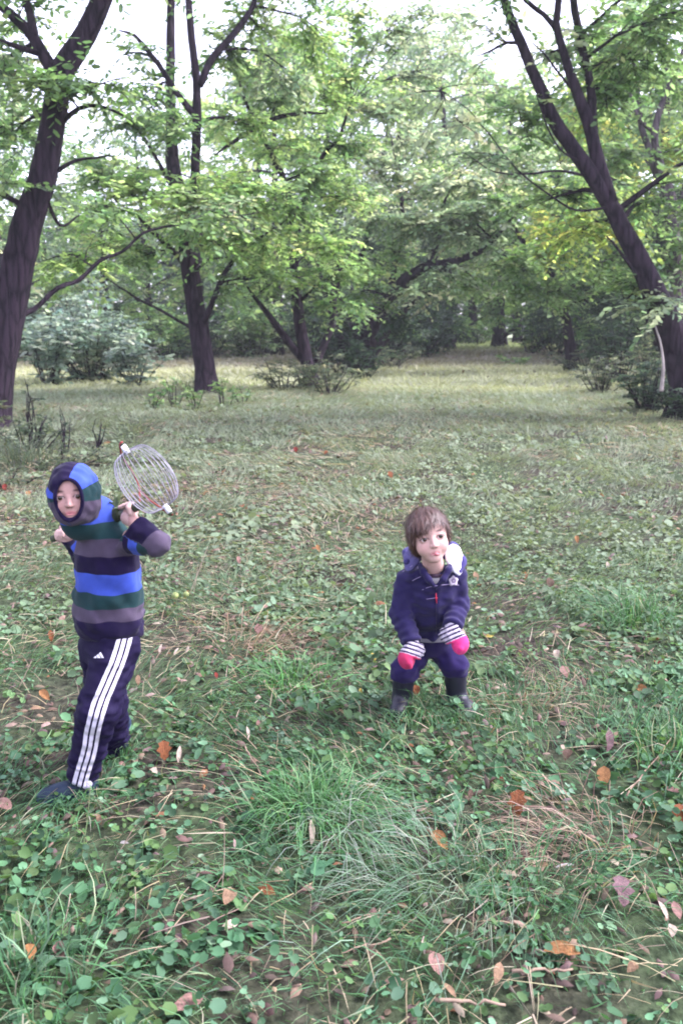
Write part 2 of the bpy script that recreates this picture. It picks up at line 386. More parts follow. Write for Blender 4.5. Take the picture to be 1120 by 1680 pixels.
# ------------------------------------------------------------------ trees
def bark_mat(name, dark, light, scale=5):
    m = bpy.data.materials.new(name); m.use_nodes = True; n, l = m.node_tree.nodes, m.node_tree.links
    b = n['Principled BSDF']; b.inputs['Roughness'].default_value = .92; b.inputs['Specular IOR Level'].default_value = .15
    tc = n.new('ShaderNodeTexCoord'); mp = n.new('ShaderNodeMapping'); mp.inputs['Scale'].default_value = (1, 1, .22)
    l.new(tc.outputs['Object'], mp.inputs[0])
    t = n.new('ShaderNodeTexNoise'); t.inputs['Scale'].default_value = scale * 2.4; t.inputs['Detail'].default_value = 8; t.inputs['Roughness'].default_value = .65
    v = n.new('ShaderNodeTexVoronoi'); v.feature = 'DISTANCE_TO_EDGE'; v.inputs['Scale'].default_value = scale * 2
    l.new(mp.outputs[0], t.inputs['Vector']); l.new(mp.outputs[0], v.inputs['Vector'])
    mx = n.new('ShaderNodeMath'); mx.operation = 'MULTIPLY_ADD'; mx.inputs[1].default_value = .9
    l.new(v.outputs['Distance'], mx.inputs[0]); l.new(t.outputs['Fac'], mx.inputs[2])
    r = n.new('ShaderNodeValToRGB'); e = r.color_ramp.elements
    e[0].position = .44; e[0].color = (*dark, 1); e[1].position = .72; e[1].color = (*light, 1)
    l.new(mx.outputs[0], r.inputs[0]); l.new(r.outputs[0], b.inputs['Base Color'])
    bp = n.new('ShaderNodeBump'); bp.inputs['Strength'].default_value = 1; bp.inputs['Distance'].default_value = .04
    l.new(mx.outputs[0], bp.inputs['Height']); l.new(bp.outputs[0], b.inputs['Normal'])
    return m
M_bark = bark_mat('bark_dark', (.006, .0035, .007), (.029, .019, .028))
M_bark2 = bark_mat('bark_grey', (.030, .024, .028), (.105, .085, .09))
M_leaf = mat('tree_leaf', attr='col', rough=.5, spec=.35, trans=.55, trans_tint=(2.7, 2.5, 1.9))
PAL = {
 'green': ([(.085, .155, .060), (.118, .200, .076), (.062, .120, .050), (.175, .25, .112), (.105, .170, .095)], (4, 4, 3, 2, 2)),
 'bright': ([(.140, .230, .082), (.19, .285, .105), (.10, .18, .070), (.26, .325, .155)], (4, 3, 2, 1.5)),
 'pale': ([(.145, .21, .135), (.20, .26, .175), (.105, .165, .10), (.28, .32, .225)], (4, 4, 3, 2)),
 'blue': ([(.105, .155, .135), (.15, .205, .18), (.075, .115, .10), (.23, .28, .255)], (4, 4, 3, 2)),
 'yellow': ([(.19, .27, .07), (.25, .31, .085), (.13, .225, .065), (.32, .33, .11)], (4, 3, 3, 1)),
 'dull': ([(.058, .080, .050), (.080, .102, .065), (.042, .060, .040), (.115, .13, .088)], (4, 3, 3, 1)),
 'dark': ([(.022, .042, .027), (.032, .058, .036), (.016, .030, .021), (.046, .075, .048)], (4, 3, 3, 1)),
}
def sprays(rng, pts, outd, n_leaf, L0, pal, droop=.25, tw_len=.7, tmpl=LEAF_HEX, wr=.27):
    """leafy twigs: each starts at a point, runs outward and droops, leaves alternate either side lying nearly flat"""
    m = len(pts); outd = norm(outd)
    ln = tw_len * (.55 + .8 * rng.random(m))
    k = n_leaf
    t = (np.arange(k)[None, :] + rng.random((m, k)) * .8) / k
    side = np.where(np.arange(k) % 2, 1., -1.)[None, :, None]
    lat = norm(np.cross(outd, [0, 0, 1.]))
    pos = pts[:, None] + outd[:, None] * (t * ln[:, None])[..., None] + np.array([0, 0, -1.]) * (droop * ln[:, None] * t ** 2)[..., None]
    D = outd[:, None] * .55 + lat[:, None] * side * (.75 + .3 * rng.random((m, k, 1))) + np.array([0, 0, -1.]) * (.15 + .35 * rng.random((m, k, 1))) + rng.normal(0, .25, (m, k, 3))
    N = np.array([0, 0, 1.]) + rng.normal(0, .38, (m, k, 3))
    L = L0 * (.6 + .7 * rng.random(m * k))
    cols, w = PAL[pal]
    base = pick_cols(rng, m, cols, w, .2)
    c = np.repeat(base, k, 0) * (1 + (rng.random((m * k, 1)) - .5) * .4)
    leaves = scatter(tmpl, pos.reshape(-1, 3), D.reshape(-1, 3), N.reshape(-1, 3), L, L * wr, c)
    return leaves, ln
def twig_tubes(P0, outd, ln, droop, r=.006):
    """thin three-sided twigs for every spray at once"""
    m = len(P0); outd = norm(outd); ts = np.array([0, .5, 1.])
    ctr = P0[:, None] + outd[:, None] * (ts[None] * ln[:, None])[..., None] + np.array([0, 0, -1.]) * (droop * ln[:, None] * ts[None] ** 2)[..., None]
    a = norm(np.cross(outd, [0, 0, 1.])); b = np.cross(a, outd)
    ang = np.array([0, 2.094, 4.189]); rr = r * np.array([1, .7, .3])
    V = ctr[:, :, None] + (a[:, None, None] * np.cos(ang)[None, None, :, None] + b[:, None, None] * np.sin(ang)[None, None, :, None]) * rr[None, :, None, None]
    f = np.array([[i * 3 + j, i * 3 + (j + 1) % 3, (i + 1) * 3 + (j + 1) % 3, (i + 1) * 3 + j] for i in range(2) for j in range(3)])
    F = (f[None] + (np.arange(m) * 9)[:, None, None]).reshape(-1, 4)
    return V.reshape(-1, 3), [F]
def limb_path(rng, a, b, sag=.15, wig=.12):
    a = np.asarray(a, float); b = np.asarray(b, float); d = b - a; L = np.linalg.norm(d)
    n = max(4, int(L / .35)); t = np.linspace(0, 1, n)[:, None]
    up = np.array([0, 0, 1.])
    p = a + d * t + up * (sag * L * 4 * t * (1 - t)) * .5
    w = np.cumsum(rng.normal(0, 1, (n, 3)), 0); w -= w[0] + (w[-1] - w[0]) * t
    return p + w * wig * L / n
def make_tree(name, label, base, stems, clumps, limbs=(), thin=1., leaf=.13, bark=None, group=None, seed=0, k=12, tmpl=LEAF_HEX, leaves_per=12, px=True, tw=.7):
    """stems: [(pixel x, pixel y, distance, radius m), ...]; clumps: (x, y, distance, rx, ry, rz metres, sprays, palette)"""
    rng = np.random.default_rng(seed + 100)
    base = np.asarray(base, float)
    root = thing(name, label, 'tree', base, group)
    W = (lambda q: np.concatenate([at(q[0], q[1], q[2]), [q[3] * .82 * thin]])) if px else (lambda q: np.array(q, float))
    bark = bark or M_bark
    allp = []
    for si, st in enumerate(stems):
        P = smooth_path(np.array([W(q) for q in st]), .16)
        jit = np.cumsum(rng.normal(0, .006, (len(P), 3)), 0); jit -= np.linspace(0, 1, len(P))[:, None] * jit[-1]
        P[:, :3] += jit
        rad = P[:, 3] * (1 + .06 * (noise2(np.arange(len(P)) * .5, np.full(len(P), si * 3.), seed) - .5))
        if si == 0:
            h = P[:, 2] - P[0, 2]; rad = rad * (1 + .55 * np.exp(-np.maximum(h, 0) / .28))
            P = np.concatenate([[P[0] - [0, 0, .25, 0]], P]); rad = np.concatenate([[rad[0] * 1.1], rad])
        V, F = tube(P[:, :3], rad, 26 if si == 0 and px else k, rough=.085, seed=seed + si)
        obj('trunk' if si == 0 else 'limb', mesh_np('trunk' if si == 0 else 'limb', V - base, F, bark, smooth=True), root)
        allp.append(P)
    for li, lb in enumerate(limbs):
        P = smooth_path(np.array([W(q) for q in lb]), .12); P[:, :3] += np.cumsum(rng.normal(0, .008, (len(P), 3)), 0) * (np.arange(len(P)) / len(P))[:, None]
        V, F = tube(P[:, :3], P[:, 3], 8, rough=.06, seed=seed + 50 + li)
        obj('limb', mesh_np('limb', V - base, F, bark, smooth=True), root); allp.append(P)
    A = np.concatenate([p[len(p) // 4:] if i == 0 else p for i, p in enumerate(allp)])
    lv, tw_parts = [], []
    for cl in clumps:
        x, y, d, rx, ry, rz, n, pal = cl
        if px: n = int(n * 1.9); rx *= 1.1; rz *= 1.15
        c = at(x, y, d) if px else np.array([x, y, d], float)
        dist = np.linalg.norm(A[:, :3] - c, axis=1) + np.maximum(A[:, 2] - c[2], 0) * .8
        a = A[dist.argmin()]
        tip = c + (c - a[:3]) * .15
        P = limb_path(rng, a[:3], tip)
        r0 = min(max(a[3] * .5, .012), .05); V, F = tube(P, np.linspace(r0, .008, len(P)), 6)
        tw_parts.append((V, F))
        # branchlets through the clump
        nb = max(4, int(n / 7))
        st = P[np.clip((rng.random(nb) ** .6 * len(P)).astype(int), len(P) // 3, len(P) - 1)]
        q = norm(rng.normal(0, 1, (nb, 3))) * (rng.random((nb, 1)) ** .45)
        en = c + q * [rx, ry, rz]
        S, O = [], []
        for i in range(nb):
            B = limb_path(rng, st[i], en[i], .10, .15)
            V, F = tube(B, np.linspace(.011, .004, len(B)), 4, cap=False); tw_parts.append((V, F))
            m = max(2, int(round(n / nb)))
            tt = rng.random(m) ** .7; ii = np.clip((tt * (len(B) - 1)).astype(int), 0, len(B) - 2)
            S.append(B[ii] + (B[ii + 1] - B[ii]) * rng.random((m, 1))); dv = norm(B[-1] - B[0])
            az = rng.random(m) * 2 * np.pi
            O.append(dv * .7 + np.stack([np.cos(az), np.sin(az), rng.normal(.02, .25, m)], -1))
        S = np.concatenate(S); O = np.concatenate(O)
        l_, ln = sprays(rng, S, O, leaves_per, leaf, pal, tw_len=tw, tmpl=tmpl); lv.append(l_)
        tw_parts.append(twig_tubes(S, O, ln, .25))
    if tw_parts:
        V, F = join_vf(tw_parts); obj('twigs', mesh_np('twigs', V - base, F, bark, smooth=True), root, kind='stuff')
    V, F, C = merge(lv); obj('crown', mesh_np('crown', V - base, F, M_leaf, {'col': C}), root, kind='stuff')
    return root

def big_trees():
    # left: thick leaning trunk that forks high up
    make_tree('tree', 'thick dark trunk leaning right and forking, rising behind the child in the striped hood', gpt(-22, 695),
        [[(-24, 700, 13, .37), (-12, 640, 13, .34), (9, 540, 13, .32), (28, 450, 13, .30), (50, 350, 13, .26), (67, 300, 13, .245), (86, 200, 13, .22), (101, 118, 13, .215), (140, 58, 13, .19), (168, 0, 13, .17), (195, -70, 13, .14), (215, -220, 13.2, .09), (240, -420, 13.5, .03)],
         [(97, 130, 13, .15), (72, 90, 13, .11), (45, 48, 13, .095), (5, 12, 12.9, .08), (-50, -30, 12.8, .07), (-120, -130, 12.5, .03)],
         [(58, 65, 13, .08), (48, 20, 13.1, .07), (36, -30, 13.2, .06), (20, -180, 13.3, .03)]],
        [(30, 215, 14.5, .7, .8, .5, 34, 'green'), (15, 110, 14, .6, .7, .4, 26, 'pale'), (90, 130, 12.4, .45, .4, .16, 16, 'green'), (150, 140, 12.6, .6, .5, .22, 20, 'green'), (40, 10, 13.5, .6, .6, .35, 20, 'green'),
         (180, 345, 14.5, .7, .8, .3, 24, 'green'), (120, 420, 14.4, .8, .6, .35, 26, 'bright'), (330, 355, 14.8, .7, .5, .25, 20, 'green'), (-60, 300, 12.5, .9, .9, .9, 50, 'green'), (-120, 60, 12, 1.2, 1.2, .9, 60, 'green'), (260, -160, 13, 1.6, 1.4, .9, 80, 'green'), (60, -260, 12, 1.8, 1.8, 1.0, 90, 'green')],
        limbs=[[(103, 200, 13, .05), (130, 178, 12.9, .04), (165, 174, 12.8, .03), (205, 190, 12.7, .018)], [(95, 280, 13, .045), (125, 264, 13, .03), (160, 260, 13.1, .022), (195, 258, 13.2, .01)],
               [(15, 522, 13, .075), (55, 508, 13.3, .052), (95, 472, 13.5, .046), (130, 460, 13.8, .043), (165, 428, 14, .038), (200, 414, 14.2, .034), (235, 384, 14.4, .03), (270, 372, 14.6, .026), (340, 358, 15, .018), (420, 348, 15.2, .009)],
               [(70, 310, 13, .04), (100, 370, 13.4, .03), (130, 350, 13.8, .015)]], seed=1, leaf=.12, thin=.93)
    # left of centre: upright trunk forking into a pale and a dark stem
    make_tree('tree', 'upright dark trunk with low spreading limbs in the open grass, sprouts round its foot', gpt(340, 648),
        [[(341, 650, 18.6, .26), (334, 600, 18.6, .245), (325, 550, 18.6, .25), (312, 475, 18.6, .22), (306, 420, 18.6, .215), (302, 375, 18.6, .20), (295, 330, 18.7, .19), (283, 270, 18.9, .165), (281, 150, 19.2, .115), (280, 0, 19.5, .10), (282, -150, 19.7, .08), (290, -320, 19.8, .03)],
         [(303, 385, 18.6, .14), (314, 335, 18.2, .12), (320, 285, 18, .11), (323, 195, 17.8, .105), (323, 130, 17.7, .09), (314, 60, 17.6, .085), (309, 0, 17.5, .075), (305, -120, 17.4, .04)],
         [(322, 190, 17.8, .09), (300, 165, 17.7, .07), (270, 122, 17.6, .06), (250, 95, 17.5, .055), (222, 60, 17.3, .04), (195, 50, 17.2, .015)],
         [(327, 140, 17.7, .085), (350, 95, 17.8, .075), (385, 55, 17.9, .07), (415, 10, 18, .06), (432, -60, 18.1, .04)]],
        [(300, 330, 17.2, .9, .7, .35, 44, 'bright'), (220, 320, 17.4, 1.0, .7, .35, 44, 'bright'), (160, 285, 17.8, .8, .7, .35, 30, 'green'), (400, 310, 17.5, 1.0, .8, .35, 46, 'bright'), (470, 340, 18, .8, .8, .35, 32, 'green'),
         (350, 400, 17.6, .8, .6, .25, 26, 'bright'), (440, 400, 18.2, .8, .6, .3, 30, 'bright'), (400, 460, 18.4, .8, .5, .3, 26, 'green'), (240, 420, 18.2, .8, .6, .3, 24, 'green'), (180, 400, 18, .7, .6, .3, 22, 'bright'), (360, 350, 16.8, .7, .6, .25, 24, 'pale'),
         (245, 150, 18, .6, .6, .35, 20, 'green'), (300, 210, 17.4, .7, .5, .3, 22, 'green'), (380, 90, 18.4, .7, .6, .4, 24, 'green'), (430, 50, 18.6, .9, .8, .5, 34, 'bright'), (470, 120, 19, .8, .8, .4, 28, 'pale'), (400, 200, 18.6, .8, .7, .3, 26, 'bright'), (210, 90, 17.6, .4, .4, .2, 10, 'green'), (220, 205, 18, .6, .5, .3, 18, 'green'), (520, 60, 19.5, .9, .9, .5, 34, 'bright'),
         (330, -130, 18, 2.2, 2, 1.1, 110, 'green'), (480, -60, 18.5, 1.6, 1.5, .8, 70, 'green'), (200, -140, 18.5, 1.4, 1.5, .8, 50, 'green')],
        limbs=[[(324, 548, 18.6, .09), (342, 512, 18.4, .075), (370, 445, 18.2, .06), (400, 405, 18, .045), (433, 380, 17.8, .03), (470, 350, 17.6, .012)], [(303, 432, 18.6, .085), (278, 405, 18.3, .07), (250, 380, 18, .05), (222, 352, 17.7, .03), (190, 330, 17.4, .012)],
               [(320, 540, 18.6, .05), (292, 526, 18.45, .036), (262, 508, 18.3, .032), (225, 490, 18, .028), (195, 470, 17.8, .02), (165, 448, 17.6, .01)], [(322, 445, 18.6, .04), (342, 428, 18.4, .03), (375, 424, 18.2, .015)],
               [(278, 300, 18.9, .06), (262, 270, 18.7, .05), (235, 225, 18.5, .042), (205, 190, 18.3, .03), (185, 165, 18.2, .015)], [(300, 400, 18.6, .04), (325, 370, 18.2, .03), (370, 355, 18, .02), (430, 350, 17.8, .01)]], seed=2, leaf=.125)
    # centre: two dark low-branching trees
    make_tree('tree', 'short dark leaning stump-like trunk with shrubs round its foot between two taller trees', gpt(512, 632),
        [[(514, 636, 20.5, .19), (505, 600, 20.5, .175), (494, 550, 20.5, .17), (487, 500, 20.5, .155), (482, 440, 20.4, .13), (478, 380, 20.3, .11), (470, 310, 20.2, .09), (448, 260, 20, .07), (425, 210, 19.8, .055), (400, 155, 19.6, .035), (385, 90, 19.5, .012)],
         [(508, 620, 20.5, .13), (530, 570, 20.7, .11), (548, 520, 20.9, .09), (545, 470, 21, .07), (560, 420, 21.1, .03)],
         [(497, 590, 20.5, .11), (470, 556, 20.3, .10), (447, 525, 20.1, .085), (426, 498, 20, .06), (405, 470, 19.8, .02)],
         [(480, 420, 20.4, .09), (500, 330, 20.6, .075), (530, 255, 20.8, .06), (556, 225, 21, .05), (575, 170, 21.2, .03)]],
        [(520, 400, 19.6, .9, .8, .35, 40, 'bright'), (500, 290, 19.8, .9, .8, .4, 40, 'green'), (560, 330, 20.5, .9, .8, .4, 40, 'bright'), (470, 240, 19.8, .8, .7, .35, 28, 'bright'), (560, 240, 20.8, .9, .8, .4, 34, 'green'), (440, 470, 20, .6, .5, .3, 20, 'green'), (530, 160, 20.5, .9, .8, .5, 34, 'bright'), (590, 120, 21, 1.0, .9, .5, 40, 'bright'), (540, 460, 20, .7, .6, .25, 22, 'green'), (560, 500, 19.8, .6, .5, .25, 18, 'green'), (470, 450, 19.8, .6, .5, .25, 18, 'bright'), (450, 170, 19.6, .7, .6, .3, 22, 'green'), (640, 50, 21.5, 1.1, .9, .5, 36, 'pale'), (690, 120, 22, 1.0, .9, .4, 30, 'pale'), (580, 20, 21, 1.0, .9, .5, 34, 'bright'), (730, 40, 22, .8, .8, .35, 18, 'pale'), (620, 190, 21.5, .9, .8, .4, 36, 'pale')],
        limbs=[[(352, 255, 19.5, .012), (380, 235, 19.6, .05), (440, 200, 19.9, .06), (490, 188, 20.2, .05), (535, 190, 20.5, .02)], [(486, 500, 20.5, .05), (520, 470, 20.2, .03), (560, 440, 20, .012)]], seed=3, leaf=.125)
    make_tree('tree', 'dark low tree whose crooked trunk bends right over the leaf-strewn belt', gpt(592, 598),
        [[(592, 600, 26.5, .36), (602, 560, 26.5, .32), (615, 525, 26.4, .27), (640, 490, 26.2, .24), (664, 458, 26, .20), (700, 438, 25.8, .16), (742, 430, 25.5, .13), (790, 410, 25.2, .09), (830, 368, 25, .05), (860, 330, 24.8, .02)],
         [(598, 575, 26.5, .2), (575, 525, 26.5, .16), (552, 490, 26.4, .12), (556, 445, 26.2, .10), (590, 420, 26, .08), (600, 370, 25.8, .06), (580, 300, 25.6, .03)],
         [(600, 590, 26.5, .2), (640, 545, 26.8, .17), (662, 510, 27, .14), (690, 480, 27.2, .11), (715, 440, 27.4, .05)],
         [(586, 595, 26.5, .2), (560, 560, 26.7, .15), (540, 500, 26.9, .12), (520, 430, 27, .05)],
         [(640, 492, 26.2, .14), (645, 430, 26.5, .11), (660, 370, 26.7, .09), (655, 300, 27, .06), (640, 220, 27.2, .02)],
         [(700, 438, 25.8, .09), (720, 390, 26, .07), (730, 330, 26.2, .05), (760, 280, 26.4, .02)]],
        [(620, 350, 25.4, 1.2, 1.0, .45, 56, 'pale'), (700, 370, 25.2, 1.3, 1.0, .4, 60, 'pale'), (760, 350, 25, 1.1, 1.0, .4, 44, 'pale'), (600, 440, 24.6, .9, .7, .25, 26, 'bright'), (640, 280, 26, 1.2, 1.0, .5, 50, 'pale'), (720, 300, 26, 1.3, 1.0, .5, 54, 'pale'), (800, 390, 24.8, 1.1, .9, .4, 40, 'pale'), (850, 440, 24.6, 1.0, .9, .4, 36, 'green'), (790, 300, 25.5, 1.0, 1.0, .5, 40, 'pale'), (830, 340, 25, 1, .9, .4, 34, 'green'), (700, 230, 27, 1.2, 1.0, .5, 44, 'pale'), (660, 420, 26.5, .9, .8, .4, 30, 'green'), (600, 480, 24.5, .9, .8, .35, 26, 'green'), (690, 480, 24.5, .9, .8, .35, 24, 'pale'), (640, 530, 25, .7, .7, .4, 22, 'dark'), (730, 450, 24.8, .8, .7, .3, 20, 'pale'), (780, 470, 26, .9, .8, .4, 26, 'green')],
        limbs=[[(620, 520, 26.4, .10), (655, 480, 26.8, .08), (690, 470, 27, .06), (720, 420, 27.2, .03)]], seed=4, leaf=.15)
    # right: leaning twin-stemmed tree
    make_tree('tree', 'tall leaning tree with two dark stems reaching left over tangled weeds', gpt(1132, 645),
        [[(1140, 668, 14, .42), (1128, 620, 14, .38), (1106, 560, 14, .33), (1078, 485, 14, .26), (1047, 420, 14, .215), (1008, 345, 14, .18), (966, 278, 14, .16), (938, 240, 14, .15), (905, 192, 14, .135), (872, 110, 14, .11), (846, 50, 14, .095), (828, 0, 14, .08), (808, -90, 14, .06), (790, -250, 14, .02)],
         [(1002, 335, 14, .16), (982, 270, 14, .15), (962, 200, 14, .13), (940, 140, 14, .105), (922, 85, 14, .085), (912, 40, 14, .075), (917, 0, 14, .07), (925, -110, 14, .045), (930, -260, 14, .015)],
         [(972, 225, 14.1, .11), (968, 150, 14.3, .09), (955, 80, 14.5, .085), (942, 20, 14.6, .08), (930, -60, 14.7, .06), (930, -200, 14.8, .02)],
         [(914, 50, 14, .06), (892, 25, 14, .05), (862, 2, 13.9, .045), (820, -60, 13.8, .02)]],
        [(820, 260, 13.6, .7, .6, .25, 9, 'pale'), (860, 200, 14.6, .7, .7, .35, 24, 'green'), (1000, 160, 14.8, .8, .8, .5, 36, 'green'), (1050, 90, 14.4, .8, .8, .5, 36, 'green'), (1090, 30, 13.8, .7, .7, .5, 34, 'green'), (970, 60, 14.6, .6, .6, .4, 22, 'green'), (890, 90, 14.6, .5, .5, .3, 14, 'pale'), (900, 330, 14.8, .7, .6, .3, 24, 'green'), (960, 380, 15, .7, .7, .3, 26, 'yellow'), (1060, 330, 14.8, .6, .6, .4, 24, 'green'),
         (1080, 500, 13.6, .5, .5, .3, 18, 'pale'), (1030, 490, 14.4, .5, .5, .3, 20, 'green'), (790, 90, 14.6, .6, .6, .3, 9, 'pale'), (760, 200, 13.4, .5, .5, .2, 5, 'pale'), (720, 150, 13.2, .5, .4, .2, 4, 'pale'), (860, -110, 13.5, 1.6, 1.5, .8, 70, 'green'), (1000, -150, 13.5, 1.6, 1.5, .8, 70, 'green'), (1180, -60, 13.5, 1.4, 1.4, 1.0, 60, 'green'), (1190, 250, 14, .9, .9, 1.0, 50, 'green')],
        limbs=[[(958, 288, 14, .032), (915, 280, 13.8, .026), (862, 285, 13.6, .02), (810, 280, 13.4, .014), (758, 248, 13.2, .007)], [(1000, 340, 14, .03), (945, 345, 13.8, .024), (900, 320, 13.6, .02), (850, 285, 13.5, .016), (800, 225, 13.3, .012), (755, 180, 13.2, .009), (700, 148, 13, .005)],
               [(1046, 455, 14, .04), (1020, 415, 13.8, .03), (1000, 385, 13.6, .015)], [(960, 270, 14, .03), (915, 240, 13.8, .02), (880, 160, 13.6, .014), (870, 90, 13.5, .008)], [(940, 150, 14, .03), (900, 100, 13.7, .02), (860, 60, 13.5, .01)]], seed=5, leaf=.12, thin=.86)
    make_tree('tree', 'greyish upright trunk with crooked dark limbs, behind the leaning twin-stemmed tree', gpt(1108, 612),
        [[(1112, 620, 22, .26), (1108, 500, 22, .23), (1104, 400, 22, .21), (1099, 330, 22, .19), (1082, 270, 21.8, .11), (1072, 220, 21.6, .10), (1090, 155, 21.5, .08), (1112, 105, 21.4, .05), (1125, 40, 21.2, .02)],
         [(1098, 330, 22, .12), (1075, 285, 22, .10), (1062, 240, 22, .09), (1050, 205, 22, .08), (1043, 150, 22.1, .06), (1035, 60, 22.2, .02)],
         [(1103, 380, 22, .13), (1125, 300, 22.2, .10), (1140, 200, 22.3, .06), (1150, 80, 22.4, .02)],
         [(1072, 215, 21.6, .07), (1045, 190, 21.4, .05), (1030, 130, 21.2, .03)]],
        [(1010, 260, 21.5, 1.0, .9, .6, 40, 'green'), (1100, 250, 22.5, 1.0, .9, .6, 40, 'yellow'), (1000, 330, 21, .9, .9, .5, 34, 'yellow'), (1060, 420, 21.5, 1.0, .9, .5, 40, 'green'), (1110, 130, 21.6, 1.0, .9, .6, 36, 'green'), (1040, 40, 22.5, 1.2, 1.0, .7, 44, 'green'), (1150, 400, 21.5, 1.2, 1.0, .8, 50, 'green'), (960, 200, 22, 1.0, .9, .5, 34, 'yellow'), (990, 100, 22.5, 1.0, 1, .5, 34, 'green'), (1000, 430, 21.5, .9, .8, .5, 34, 'green'), (1200, 150, 22, 1.5, 1.5, 1.2, 70, 'green')],
        seed=6, leaf=.14, bark=M_bark2)
    make_tree('tree', 'yellowing tree with bent dark limbs behind the leaning twin-stemmed tree', gpt(935, 598),
        [[(938, 598, 27, .2), (930, 540, 27, .18), (915, 480, 27, .15), (890, 430, 27, .12), (860, 400, 26.8, .09), (835, 360, 26.6, .05), (815, 310, 26.4, .02)],
         [(925, 510, 27, .12), (945, 440, 27.2, .10), (950, 370, 27.4, .08), (940, 290, 27.5, .04)]],
        [(930, 380, 26, 1.3, 1.0, .6, 56, 'yellow'), (880, 410, 26, 1.1, .9, .5, 40, 'yellow'), (960, 330, 26.5, 1.2, 1.0, .6, 46, 'yellow'), (900, 320, 27, 1.2, 1.0, .6, 44, 'bright'), (850, 470, 26.5, 1.1, .9, .5, 40, 'green'), (960, 450, 26.5, 1.1, .9, .5, 44, 'green'), (900, 480, 26, 1, .9, .4, 34, 'green'), (860, 270, 27, 1.1, 1, .5, 40, 'pale'), (1000, 500, 26, 1, 1, .6, 40, 'dark')], seed=7, leaf=.15)

def generic_tree(name, seed, H, spread, pal, n_cl, sprays_n, leaf, low=.25):
    """a whole woodland tree about its own base, used for the wood behind the clearing"""
    rng = np.random.default_rng(seed)
    lean = rng.normal(0, .04, 2)
    r0 = H * .020
    trunk = [(0, 0, 0, r0), (lean[0] * H * .3, lean[1] * H * .3, H * .3, r0 * .8), (lean[0] * H * .6 + .1, lean[1] * H * .6, H * .6, r0 * .5), (lean[0] * H, lean[1] * H, H * .92, r0 * .12)]
    stems = [trunk]; cl = []
    for i in range(n_cl):
        t = low + (1 - low) * (i + rng.random() * .7) / n_cl
        az = i * 2.4 + rng.random(); rad = spread * (1 - .55 * max(0, (t - .4)) / .6) * (.45 + .6 * rng.random())
        z = H * min(t, .97)
        cl.append((lean[0] * z + rad * math.cos(az), lean[1] * z + rad * math.sin(az), z, spread * .38, spread * .38, H * .055, sprays_n, pal if rng.random() < .75 else 'green'))
        if i % 2 == 0 and i < 10:
            b = z - H * .12; stems.append([(lean[0] * b, lean[1] * b, b, r0 * .35), (lean[0] * b + rad * .5 * math.cos(az), lean[1] * b + rad * .5 * math.sin(az), b + H * .08, r0 * .22), (lean[0] * z + rad * math.cos(az), lean[1] * z + rad * math.sin(az), z, r0 * .06)])
    return make_tree(name, '', (0, 0, 0), stems, cl, leaf=leaf, seed=seed, px=False, k=6, tmpl=LEAF_DIA, leaves_per=9, tw=1.0)
WOOD = 'trees of the wood behind the clearing'
